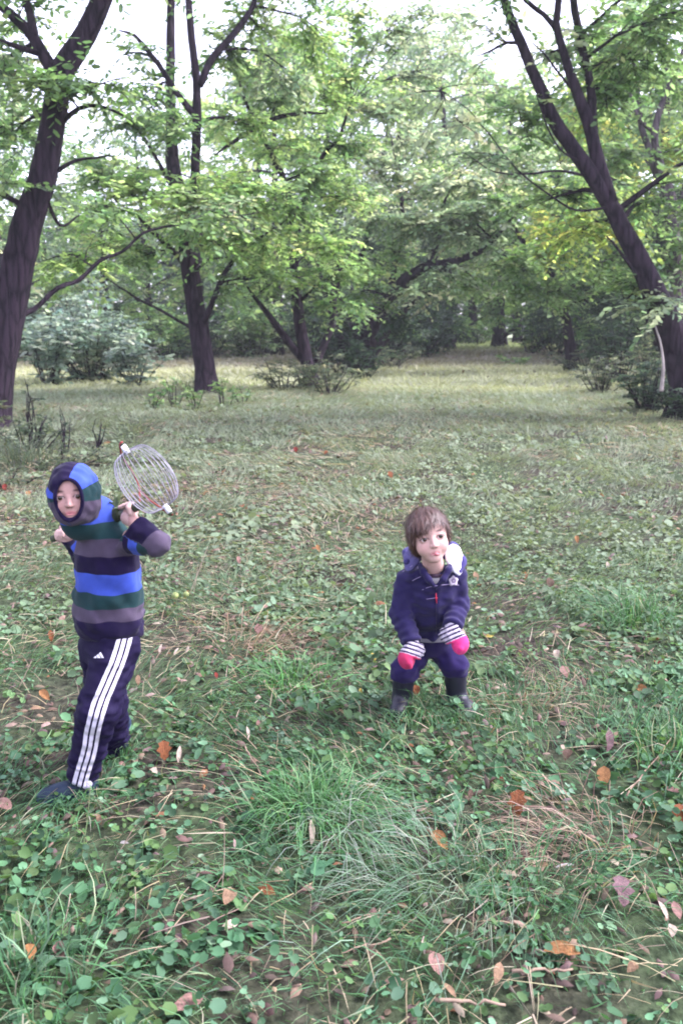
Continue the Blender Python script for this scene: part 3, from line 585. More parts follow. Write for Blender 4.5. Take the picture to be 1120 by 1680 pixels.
def wood():
    protos = {}
    spec = {'green': (21, 13, 3.6, 'green', 20, 52, .24, .20), 'pale': (22, 14, 4.0, 'pale', 24, 52, .24, .12), 'bright': (23, 12, 3.8, 'bright', 22, 52, .24, .13), 'yellow': (24, 10, 3.2, 'yellow', 18, 46, .22, .20), 'dark': (25, 11, 3.4, 'dark', 20, 56, .24, .10)}
    rng = np.random.default_rng(77)
    # (photo x, distance, kind, scale)
    spots = [(-260, 26, 'green', 1.0), (-120, 32, 'pale', 1.0), (20, 38, 'green', 1.0), (90, 47, 'pale', .85), (180, 40, 'bright', .72), (250, 52, 'pale', .95), (330, 46, 'bright', 1.05), (410, 55, 'green', 1.3), (455, 40, 'bright', 1.1), (520, 58, 'pale', 1.45), (560, 44, 'green', 1.05), (610, 62, 'pale', 1.5), (650, 48, 'bright', 1.15),
             (690, 66, 'pale', 1.5), (735, 52, 'pale', 1.22), (775, 70, 'green', 1.6), (815, 56, 'bright', 1.4), (850, 68, 'pale', 1.35), (885, 48, 'green', 1.0), (935, 58, 'bright', 1.25), (985, 42, 'yellow', 1.3), (1030, 54, 'green', 1.3), (1085, 36, 'green', 1.15), (1150, 44, 'pale', 1.3), (1230, 30, 'green', .95), (1350, 26, 'dark', 1.0),
             (130, 62, 'dark', .7), (300, 66, 'dark', .75), (480, 68, 'dark', .8), (660, 74, 'dark', .8), (900, 74, 'dark', .85), (1040, 70, 'dark', .9), (745, 80, 'dark', .8), (580, 34, 'dark', .50), (640, 36, 'dark', .52), (705, 42, 'dark', .5), (985, 34, 'dark', .55), (1060, 30, 'dark', .5), (950, 46, 'dark', .6), (20, 52, 'dark', .65), (-60, 44, 'green', .9), (540, 50, 'dark', .6)]
    WHERE = [(-30, 'beyond the thick leaning left trunk'), (140, 'behind the blue-green bushes'), (270, 'behind the low dark bush by the upright trunk'), (380, 'directly behind the upright trunk'), (470, 'between upright and stump-like trunks'),
             (560, 'behind the stump-like trunk'), (640, 'behind the crooked trunk'), (720, 'under the crooked tree\'s bent limb'), (800, 'left of the slim trunks at the lane end'), (870, 'right of the slim trunks at the lane end'), (960, 'behind the yellowing tree'), (1070, 'behind the thickets on the lane edge'), (9999, 'behind the greyish upright trunk')]
    KIND = {'green': 'mid green leafy tree', 'pale': 'pale green spreading tree', 'bright': 'fresh bright green tree', 'yellow': 'yellowish green tree', 'dark': 'dense dark green low-branched tree'}
    made = []
    for (x, d, kind, s) in spots:
        p = at(x, 560, d); z = float(G(p[0], p[1])) - .05
        if kind not in protos: o = generic_tree('tree', *spec[kind]); protos[kind] = o
        else: o = copy_tree(protos[kind])
        o['label'] = ('tall ' if s >= 1.0 else 'small ' if s < .66 else '') + KIND[kind] + ' standing ' + next(w for lim, w in WHERE if x < lim)
        o['group'] = WOOD
        o.location = (p[0], p[1], z); o.rotation_euler = (0, 0, rng.random() * 6.28); sc = s * (.95 + .1 * rng.random()); o.scale = (sc, sc, sc); made.append(o)
    single_out(made, lambda o: o.scale[0])
    # the two slim trunks standing at the end of the lane
    for i, (x, r) in enumerate(((828, .17), (815, .13))):
        make_tree('tree', 'dark slim trunk at the far end of the lane, ' + ('the stouter of the pair' if i == 0 else 'the thinner of the pair'), gpt(x, 566),
                  [[(x, 566, 61, r), (x - 2, 530, 61, r * .9), (x - 3, 490, 61, r * .8), (x - 5, 440, 61, r * .6), (x - 6, 380, 61, r * .2)], [(x - 3, 512, 61, r * .6), (x - 22 + 8 * i, 495, 61, r * .45), (x - 34, 470, 61, r * .2)]],
                  [(x - 20, 460, 60, 1.8, 1.4, .8, 34, 'green'), (x + 25, 440, 61, 1.8, 1.4, .8, 34, 'bright'), (x - 5, 410, 61, 1.8, 1.4, .9, 34, 'green')], seed=30 + i, leaf=.2, tmpl=LEAF_DIA, leaves_per=9, tw=1.0)
    # woodland beyond, one mass
    n = 52000; xs = (rng.random(n) - .5) * 190; ys = 82 + 26 * rng.random(n)
    top = 9 + 7 * fbm2(xs * .12, ys * .1, 91); zs = rng.random(n) ** .9 * top
    cl = fbm2(xs * .35 + zs * .2, zs * .5 + ys * .2, 95); kp = cl > .30; xs, ys, zs, cl = xs[kp], ys[kp], zs[kp], cl[kp]; n = len(xs)
    D = rng.normal(0, 1, (n, 3)) * [1, 1, .4]; N = np.array([0, -.5, .8]) + rng.normal(0, .5, (n, 3)); L = .9 * (.6 + .8 * rng.random(n))
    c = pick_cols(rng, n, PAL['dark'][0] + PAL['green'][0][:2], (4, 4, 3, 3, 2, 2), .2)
    v, f, c = scatter(LEAF_DIA, np.stack([xs, ys, G(xs, ys) + zs], -1), D, N, L, L * .4, c)
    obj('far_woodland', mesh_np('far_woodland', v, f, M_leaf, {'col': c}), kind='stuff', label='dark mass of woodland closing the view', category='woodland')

def make_shrub(name, label, base, w, h, n, pal, leaf, seed, upright=.6, leaves_per=9, group=None, tmpl=LEAF_HEX, cat='shrub', wr=.27):
    rng = np.random.default_rng(seed + 500); base = np.asarray(base, float)
    root = thing(name, label, cat, base, group)
    ns = max(5, n // 9); parts, S, O = [], [], []
    for i in range(ns):
        az = rng.random() * 6.28; q = rng.random() ** .5
        tip = np.array([w * q * math.cos(az), w * q * math.sin(az), h * (1 - .45 * q * q) * (.65 + .4 * rng.random())])
        P = limb_path(rng, np.array([tip[0] * .2, tip[1] * .2, -.03]), tip, .05, .2)
        V, F = tube(P, np.linspace(.010 + h * .004, .003, len(P)), 5, cap=False); parts.append((V, F))
        m = max(2, n // ns); ii = np.clip((rng.random(m) ** .6 * (len(P) - 1)).astype(int), 0, len(P) - 2)
        S.append(P[ii] + (P[ii + 1] - P[ii]) * rng.random((m, 1))); a2 = rng.random(m) * 6.28
        O.append(np.stack([np.cos(a2), np.sin(a2), np.full(m, upright) * rng.random(m)], -1))
    S = np.concatenate(S); O = np.concatenate(O)
    l_, ln = sprays(rng, S, O, leaves_per, leaf, pal, tw_len=.28 * max(w, h * .6), tmpl=tmpl, wr=wr)
    parts.append(twig_tubes(S, O, ln, .25, .004))
    V, F = join_vf(parts); obj('stems', mesh_np('stems', V, F, M_bark, smooth=True), root, kind='stuff')
    v, f, c = l_; obj('foliage', mesh_np('foliage', v, f, M_leaf, {'col': c}), root, kind='stuff')
    return root
def shrubs():
    def S(px_, py_, w, h, n, pal, leaf, label, seed, **k): make_shrub('shrub', label, gpt(px_, py_), w, h, n, pal, leaf, seed, **k)
    S(150, 625, 1.5, 2.4, 420, 'blue', .16, 'large blue-green bush between the thick left trunk and the upright trunk', 1)
    S(225, 632, .9, 1.3, 160, 'blue', .13, 'smaller blue-green bush beside the large blue-green bush', 2)
    S(80, 632, 1.0, 1.9, 220, 'blue', .15, 'blue-green bush half hidden behind the thick leaning left trunk', 3)
    S(500, 640, .9, .7, 110, 'dull', .07, 'low dull green shrub round the foot of the stump-like trunk', 4)
    S(560, 612, 1.0, 1.7, 200, 'dark', .11, 'dark shrub between the two dark central trunks', 5)
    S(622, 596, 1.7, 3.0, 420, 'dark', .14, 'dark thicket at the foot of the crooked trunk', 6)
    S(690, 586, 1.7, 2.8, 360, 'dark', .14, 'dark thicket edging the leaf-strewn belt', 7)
    S(468, 640, .9, .85, 130, 'dull', .07, 'dull shrub on the lane side of the stump-like trunk', 24)
    S(540, 646, .9, .8, 130, 'dull', .07, 'dull shrub leaning on the stump-like trunk', 25)
    S(592, 622, .9, 1.2, 200, 'dark', .10, 'dark shrub in front of the crooked trunk', 26)
    S(640, 604, 1.0, 1.0, 150, 'dull', .08, 'dull green shrub right of the crooked trunk foot', 27)
    S(985, 645, .8, .9, 150, 'dull', .07, 'tall leafy weeds at the end of the pale lane', 28)
    S(1062, 674, .6, .95, 190, 'dark', .08, 'dark weeds beside the pale broken branch', 29)
    S(1105, 640, 1.1, 1.6, 240, 'dull', .08, 'big dull green shrub behind the leaning tree foot', 30)
    S(960, 612, 1.1, 1.0, 170, 'dull', .08, 'dull green shrub at the end of the pale grass lane', 8)
    S(1020, 625, 1.2, 1.9, 280, 'dark', .10, 'dark shrub left of the leaning twin-stemmed tree', 9)
    S(1050, 655, .6, .9, 130, 'dull', .06, 'leafy weeds at the foot of the leaning twin-stemmed tree', 10)
    S(1110, 690, .5, .6, 110, 'dark', .07, 'dark weeds in front of the leaning twin-stemmed tree', 11)
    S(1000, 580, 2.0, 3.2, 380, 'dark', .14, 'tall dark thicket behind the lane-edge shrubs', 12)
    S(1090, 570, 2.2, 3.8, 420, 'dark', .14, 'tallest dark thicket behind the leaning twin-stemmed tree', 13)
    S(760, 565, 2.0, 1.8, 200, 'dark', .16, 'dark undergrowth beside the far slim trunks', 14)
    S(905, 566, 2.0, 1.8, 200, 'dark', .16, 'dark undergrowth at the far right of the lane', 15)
    S(395, 586, 1.6, 2.0, 240, 'green', .13, 'green bush across the pale lane behind the upright trunk', 16)
    S(445, 582, 1.8, 2.6, 240, 'dark', .13, 'dark bush across the pale lane left of the stump-like trunk', 17)
    S(50, 742, .5, .5, 90, 'dull', .05, 'dark weeds at the foot of the thick leaning left trunk', 18)
    S(-30, 735, .5, .8, 90, 'dull', .06, 'tall dark weeds beside the thick leaning left trunk', 19)
    S(110, 762, .5, .26, 70, 'dull', .04, 'low dark weeds behind the child in the striped hood', 22)
    S(5, 800, .4, .25, 60, 'dull', .04, 'low dark weeds among the red leaves by the leaning trunk', 23)
    S(300, 590, 1.4, 1.3, 160, 'dark', .13, 'dark low bush behind the upright trunk', 20)
    S(840, 600, .7, .45, 70, 'green', .08, 'small green plant on the edge of the leaf-strewn belt', 21)
    # undergrowth closing the sides of the clearing
    rng = np.random.default_rng(8)
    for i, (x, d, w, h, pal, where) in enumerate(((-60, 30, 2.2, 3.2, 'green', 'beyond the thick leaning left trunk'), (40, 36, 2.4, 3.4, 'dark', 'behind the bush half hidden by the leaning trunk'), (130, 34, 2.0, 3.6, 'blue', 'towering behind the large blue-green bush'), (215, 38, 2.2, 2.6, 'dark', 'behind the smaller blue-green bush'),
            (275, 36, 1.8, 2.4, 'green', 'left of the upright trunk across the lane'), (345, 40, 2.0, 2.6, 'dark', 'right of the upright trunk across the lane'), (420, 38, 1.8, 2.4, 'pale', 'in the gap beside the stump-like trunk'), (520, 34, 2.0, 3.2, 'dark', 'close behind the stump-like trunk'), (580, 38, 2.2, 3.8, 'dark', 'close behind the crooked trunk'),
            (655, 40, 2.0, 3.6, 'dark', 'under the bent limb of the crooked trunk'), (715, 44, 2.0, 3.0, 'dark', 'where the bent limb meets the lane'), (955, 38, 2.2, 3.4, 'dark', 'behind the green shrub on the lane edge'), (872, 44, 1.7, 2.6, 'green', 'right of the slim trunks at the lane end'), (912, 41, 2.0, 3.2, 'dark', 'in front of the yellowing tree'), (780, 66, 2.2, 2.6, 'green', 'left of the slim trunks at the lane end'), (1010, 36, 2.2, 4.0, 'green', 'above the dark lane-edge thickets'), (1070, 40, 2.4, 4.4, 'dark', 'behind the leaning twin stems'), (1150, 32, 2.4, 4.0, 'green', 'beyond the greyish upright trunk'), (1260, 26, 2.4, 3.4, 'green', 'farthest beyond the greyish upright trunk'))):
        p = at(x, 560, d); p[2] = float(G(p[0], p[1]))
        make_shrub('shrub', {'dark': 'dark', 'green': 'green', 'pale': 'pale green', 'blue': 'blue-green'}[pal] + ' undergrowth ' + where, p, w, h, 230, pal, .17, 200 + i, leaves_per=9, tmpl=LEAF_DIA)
    # upright sprouts round the upright trunk
    for i, (x, y, h, w, lab) in enumerate(((285, 668, .75, .28, 'tallest leafy sprouts by the upright trunk, on its bush side'), (320, 672, .55, .3, 'leafy sprouts directly in front of the upright trunk'), (365, 668, .6, .3, 'leafy sprouts at the upright trunk\'s foot, towards the stump-like trunk'), (400, 662, .5, .3, 'leafy sprouts standing off between the upright and stump-like trunks'), (250, 672, .5, .3, 'short leafy sprouts standing off towards the smaller blue-green bush'))):
        make_shrub('sapling', lab, gpt(x, y), w, h, 34, 'green', .07, 40 + i, upright=1.2, leaves_per=6, group='sprouts round the upright trunk')
    for i, (x, y, h) in enumerate(((55, 735, .9), (60, 740, .7), (108, 745, .55), (160, 735, .5))):
        make_shrub('sapling', 'thin dark bare sprouts near the thick leaning left trunk', gpt(x, y), .12, h, 10, 'dark', .05, 60 + i, upright=1.2, leaves_per=4, group='sprouts near the leaning left trunk')
# ------------------------------------------------------------------ people: distance-field modelling, meshed with surface nets
def surfnet(fn, lo, hi, h, smooth=1):
    lo = np.asarray(lo, float); hi = np.asarray(hi, float)
    n = np.ceil((hi - lo) / h).astype(int) + 1
    ax = [lo[i] + h * np.arange(n[i]) for i in range(3)]
    f = np.empty(n, np.float32)
    step = max(1, int(400000 / (n[1] * n[2])))
    for i in range(0, n[0], step):
        X, Y, Z = np.meshgrid(ax[0][i:i + step], ax[1], ax[2], indexing='ij')
        P = np.stack([X, Y, Z], -1).reshape(-1, 3).astype(np.float32)
        f[i:i + step] = fn(P).reshape(X.shape)
    s = f < 0
    c = n - 1
    cnt = np.zeros(c, np.int8); acc = np.zeros((*c, 3), np.float32)
    for a in range(3):
        b, d = [q for q in range(3) if q != a]
        for ob in (0, 1):
            for od in (0, 1):
                o1 = [0, 0, 0]; o1[b] = ob; o1[d] = od
                o2 = list(o1); o2[a] = 1
                s1 = tuple(slice(o1[q], o1[q] + c[q]) for q in range(3)); s2 = tuple(slice(o2[q], o2[q] + c[q]) for q in range(3))
                m = s[s1] != s[s2]
                f1 = f[s1][m]; f2 = f[s2][m]; t = f1 / (f1 - f2)
                v = np.tile(np.array(o1, np.float32), (len(t), 1)); v[:, a] += t
                acc[m] += v; cnt += m
    act = cnt > 0
    idx = np.full(c, -1, np.int64); idx[act] = np.arange(act.sum())
    V = np.argwhere(act) + acc[act] / cnt[act][:, None]
    V = lo + h * V
    F = []
    for a in range(3):
        b, d = (a + 1) % 3, (a + 2) % 3
        sl = [slice(1, c[q]) for q in range(3)]; sl[a] = slice(0, c[a])
        sl2 = list(sl); sl2[a] = slice(1, c[a] + 1)
        s1 = s[tuple(sl)]; s2 = s[tuple(sl2)]
        e = np.argwhere(s1 != s2)
        flip = s1[s1 != s2]
        g = e + np.array([0 if q == a else 1 for q in range(3)])
        def cell(db, dd):
            k = g.copy(); k[:, b] += db; k[:, d] += dd
            return idx[k[:, 0], k[:, 1], k[:, 2]]
        q = np.stack([cell(-1, -1), cell(0, -1), cell(0, 0), cell(-1, 0)], -1)
        q[~flip] = q[~flip][:, ::-1]
        F.append(q)
    F = np.concatenate(F)
    for _ in range(smooth):
        S = np.zeros_like(V); k = np.zeros(len(V))
        for i in range(4):
            p, q = F[:, i], F[:, (i + 1) % 4]
            np.add.at(S, p, V[q]); np.add.at(k, p, 1)
        V = V * .5 + .5 * S / np.maximum(k, 1)[:, None]
    return V, F

def smin(a, b, k):
    hh = np.clip(.5 + .5 * (b - a) / k, 0, 1)
    return b * (1 - hh) + a * hh - k * hh * (1 - hh)
def smax(a, b, k): return -smin(-a, -b, k)
def rcone(P, a, b, ra, rb):
    a = np.asarray(a, np.float32); b = np.asarray(b, np.float32); ba = b - a
    t = np.clip(((P - a) @ ba) / max(float(ba @ ba), 1e-9), 0, 1)
    return np.linalg.norm(P - a - t[:, None] * ba, axis=1) - (ra + (rb - ra) * t)
def seg_t(P, a, b):
    a = np.asarray(a, float); ba = np.asarray(b, float) - a
    return np.clip(((P - a) @ ba) / (ba @ ba), 0, 1)
def seg_d(P, a, b):
    t = seg_t(P, a, b); return np.linalg.norm(P - np.asarray(a) - t[:, None] * (np.asarray(b, float) - np.asarray(a)), axis=1)
def ell(P, c, r, R=None):
    q = P - np.asarray(c, np.float32)
    if R is not None: q = q @ np.asarray(R, np.float32).T
    r = np.asarray(r, np.float32)
    k0 = np.linalg.norm(q / r, axis=1); k1 = np.linalg.norm(q / (r * r), axis=1)
    return k0 * (k0 - 1) / np.maximum(k1, 1e-6)
def chain(P, pts, radii, k=.02):
    d = None
    for i in range(len(pts) - 1):
        e = rcone(P, pts[i], pts[i + 1], radii[i], radii[i + 1])
        d = e if d is None else smin(d, e, k)
    return d
def wob(P, wl, seed=0):
    """soft irregular 3-D ripple in about -1..1"""
    k = 2 * np.pi / wl; s = seed * 1.7
    x, y, z = P[:, 0] * k, P[:, 1] * k, P[:, 2] * k
    a = np.sin(x * .9 + 1.3 * np.sin(z * .7 + s) + s) + np.sin(z * 1.1 + 1.2 * np.sin(x * .6 + y * .5 + 2 * s)) + np.sin(y * 1.0 + 1.1 * np.sin(z * .8 - s) + 3 * s)
    return a / 3
def frame(f, up):
    """rows: left, forward, up"""
    f = norm(np.asarray(f, float)); l = norm(np.cross(up, f)); u = np.cross(f, l)
    return np.stack([l, f, u])
class Torso:
    """stack of ellipses: rows (centre xyz, half width, half depth), cut flat at the bottom"""
    def __init__(s, rows, L, F): s.rows = sorted([(np.asarray(c, float), a, b) for c, a, b in rows], key=lambda r: r[0][2]); s.L = np.asarray(L, float); s.F = np.asarray(F, float)
    def d(s, P, flat_bottom=True):
        z = P[:, 2]; zs = [r[0][2] for r in s.rows]
        cx = np.interp(z, zs, [r[0][0] for r in s.rows]); cy_ = np.interp(z, zs, [r[0][1] for r in s.rows])
        a = np.interp(z, zs, [r[1] for r in s.rows]); b = np.interp(z, zs, [r[2] for r in s.rows])
        dx = P[:, 0] - cx; dy = P[:, 1] - cy_
        u = dx * s.L[0] + dy * s.L[1]; v = dx * s.F[0] + dy * s.F[1]
        k0 = np.sqrt((u / a) ** 2 + (v / b) ** 2); k1 = np.sqrt((u / a ** 2) ** 2 + (v / b ** 2) ** 2)
        d = k0 * (k0 - 1) / np.maximum(k1, 1e-4)
        d = smax(d, z - zs[-1], .03)
        return smax(d, zs[0] - z, .012)

def head_sdf(P, c, R, sc, neck_to, neck_r=.038, tongue=False):
    q = ((P - np.asarray(c, np.float32)) @ np.asarray(R, np.float32).T) / sc
    d = ell(q, (0, -.012, .03), (.074, .09, .078))
    d = smin(d, ell(q, (0, .024, -.030), (.057, .056, .067)), .03)
    for s in (-1, 1): d = smin(d, ell(q, (s * .034, .045, -.033), (.025, .026, .025)), .02)
    d = smin(d, ell(q, (0, .053, -.080), (.020, .018, .016)), .022)
    for s in (-1, 1): d = smax(d, -ell(q, (s * .0305, .094, .004), (.02, .02, .014)), .012)
    d = smin(d, rcone(q, (0, .076, .002), (0, .0885, -.024), .0060, .0088), .012)
    for s in (-1, 1): d = smin(d, ell(q, (s * .0085, .081, -.0265), (.0068, .008, .006)), .006)
    for s in (-1, 1):
        d = smin(d, ell(q, (s * .0315, .0655, .004), (.0185, .0140, .0145)), .004)
        d = smax(d, -ell(q, (s * .0315, .0815, .0025), (.0145, .013, .0072)), .002)
        d = smin(d, ell(q, (s * .0765, -.012, -.012), (.009, .019, .027)), .008)
    d = smin(d, rcone(q, (-.016, .0705, -.0510), (.016, .0705, -.0510), .0040, .0040), .008)
    d = smin(d, rcone(q, (-.013, .0715, -.0605), (.013, .0715, -.0605), .0046, .0046), .007)
    d = smax(d, -ell(q, (0, .085, -.0572), (.019, .012, .0016)), .002)
    if tongue: d = smin(d, ell(q, (.003, .078, -.0610), (.008, .007, .0055)), .003)
    d = d * sc
    return smin(d, rcone(P, np.asarray(c) + (np.array([0, -.018, -.05]) * sc) @ R, neck_to, neck_r, neck_r * 1.08), .025)
def head_colour(V, c, R, sc, skin, lip, brow, tongue=False):
    q = ((V - c) @ R.T) / sc
    C = np.tile(np.array(skin, float), (len(V), 1))
    def mixm(m, col): C[:] = C * (1 - m[:, None]) + np.array(col) * m[:, None]
    front = q[:, 1] > .03
    for s in (-1, 1):
        ch = np.exp(-(((q[:, 0] - s * .038) / .018) ** 2 + ((q[:, 2] + .03) / .018) ** 2)) * front
        mixm(ch * .35, (skin[0] * 1.05, skin[1] * .78, skin[2] * .8))
        bx = q[:, 0] * s
        arc = .0265 - ((bx - .028) / .03) ** 2 * .006
        b = np.clip(1.4 - np.abs(q[:, 2] - arc) / .004, 0, 1) * np.clip(1.5 - np.abs(bx - .031) / .0135, 0, 1) * front
        mixm(b * .85, brow)
        lid = np.exp(-(((bx - .0305) / .016) ** 2 + ((q[:, 2] - .004) / .0105) ** 2) ** 2) * front
        mixm(lid * .55, (skin[0] * .6, skin[1] * .5, skin[2] * .55))
        lash = np.clip(1.3 - np.abs(np.sqrt(((bx - .0315) / .0155) ** 2 + ((q[:, 2] - .0025) / .0080) ** 2) - 1.05) / .16, 0, 1) * (q[:, 2] > .001) * front
        mixm(lash * .9, (.02, .013, .012))
        nos = np.exp(-(((bx - .0065) / .0035) ** 2 + ((q[:, 2] + .0355) / .003) ** 2)) * front
        mixm(nos * .7, (.08, .03, .03))
    m = np.clip(1.5 - np.sqrt((q[:, 0] / .0175) ** 2 + ((q[:, 2] + .0562) / .0072) ** 2), 0, 1) * (q[:, 1] > .06)
    mixm(np.clip(m * 1.6, 0, 1) * .8, lip)
    ln = np.clip(1 - np.abs(q[:, 2] + .0572) / .0018, 0, 1) * (np.abs(q[:, 0]) < .017) * (q[:, 1] > .06)
    mixm(ln * .7, (.12, .03, .03))
    if tongue:
        t = ell(q, (.003, .078, -.0610), (.009, .008, .0065)) < .001
        mixm(t * 1., (.40, .13, .14))
    return C
def eyeball(name, c, R, sc, side, parent, gaze=(0, 0)):
    """eyeball with white, iris and pupil rings facing forward"""
    ctr = c + (np.array([side * .0315, .0655, .0035]) * sc) @ R
    r = .0138 * sc
    f = norm(np.array([gaze[0], 1, gaze[1]])) @ R
    l = norm(np.cross(R[2], f)); u = np.cross(f, l)
    V, F, C = [], [], []
    rings = np.radians([0, 17, 18, 40, 42, 60, 100, 140, 180]); k = 16
    for i, a in enumerate(rings):
        for j in range(k):
            t = 2 * math.pi * j / k
            V.append(ctr + r * (f * math.cos(a) + (l * math.cos(t) + u * math.sin(t)) * math.sin(a)))
            C.append((.006, .005, .005) if i <= 1 else ((.05, .025, .012) if i <= 3 else (.62, .57, .55)))
    for i in range(len(rings) - 1):
        for j in range(k): F.append((i * k + j, i * k + (j + 1) % k, (i + 1) * k + (j + 1) % k, (i + 1) * k + j))
    return V, F, C

def add(name, V, F, mats, base, parent, attrs=None, smooth=True):
    me = mesh_np(name, np.asarray(V) - base, F, mats, attrs, smooth)
    return obj(name, me, parent)
def bbox(pts, pad):
    P = np.array(pts); return P.min(0) - pad, P.max(0) + pad

M_skin = mat('skin', attr='col', rough=.55, spec=.35, noise=(60, .06), bump=(220, .12, .002))
M_eye = mat('eye', attr='col', rough=.12, spec=.5)
M_hair = mat('hair', attr='col', rough=.42, spec=.5, noise=(40, .25))
def fabric(name, color=None, attr=None, weave=650, rough=.92, sheen=.06, amt=.12):
    return mat(name, color=color or (.1, .1, .1), attr=attr, rough=rough, spec=.15, sheen=sheen, noise=(28, amt), bump=(weave, .35, .0015))

def stripe_mat(name, attr, stops, attr2=None, stops2=None, mask=None):
    """colour bands along a length attribute; where the mask attribute is positive the second set of bands"""
    m = mat(name, rough=.92, spec=.12, sheen=.05, bump=(600, .35, .0015)); n, l = m.node_tree.nodes, m.node_tree.links
    def ramp(at_, st):
        a = n.new('ShaderNodeAttribute'); a.attribute_name = at_
        r = n.new('ShaderNodeValToRGB'); r.color_ramp.interpolation = 'CONSTANT'; e = r.color_ramp.elements
        e[0].position = 0; e[0].color = (*st[0][1], 1); e[1].position = st[1][0]; e[1].color = (*st[1][1], 1)
        for p, c in st[2:]:
            q = e.new(p); q.color = (*c, 1)
        l.new(a.outputs['Fac'], r.inputs[0]); return r.outputs[0]
    csock = ramp(attr, stops)
    if mask:
        c2 = ramp(attr2, stops2); a = n.new('ShaderNodeAttribute'); a.attribute_name = mask
        g = n.new('ShaderNodeMath'); g.operation = 'GREATER_THAN'; g.inputs[1].default_value = 0; l.new(a.outputs['Fac'], g.inputs[0])
        mx = n.new('ShaderNodeMix'); mx.data_type = 'RGBA'
        l.new(g.outputs[0], mx.inputs[0]); l.new(csock, mx.inputs[6]); l.new(c2, mx.inputs[7]); csock = mx.outputs[2]
    t = n.new('ShaderNodeTexNoise'); t.inputs['Scale'].default_value = 24; t.inputs['Detail'].default_value = 5
    tc = n.new('ShaderNodeTexCoord'); l.new(tc.outputs['Object'], t.inputs['Vector'])
    mr = n.new('ShaderNodeMapRange'); mr.inputs[1].default_value = .25; mr.inputs[2].default_value = .75; mr.inputs[3].default_value = .8; mr.inputs[4].default_value = 1.2
    l.new(t.outputs['Fac'], mr.inputs[0])
    s = n.new('ShaderNodeVectorMath'); s.operation = 'SCALE'
    l.new(csock, s.inputs[0]); l.new(mr.outputs[0], s.inputs['Scale'])
    l.new(s.outputs[0], n['Principled BSDF'].inputs['Base Color'])
    return m

NAVY, BLUE, GREEN, GREY = (.0065, .0036, .021), (.034, .062, .30), (.009, .030, .032), (.052, .040, .062)

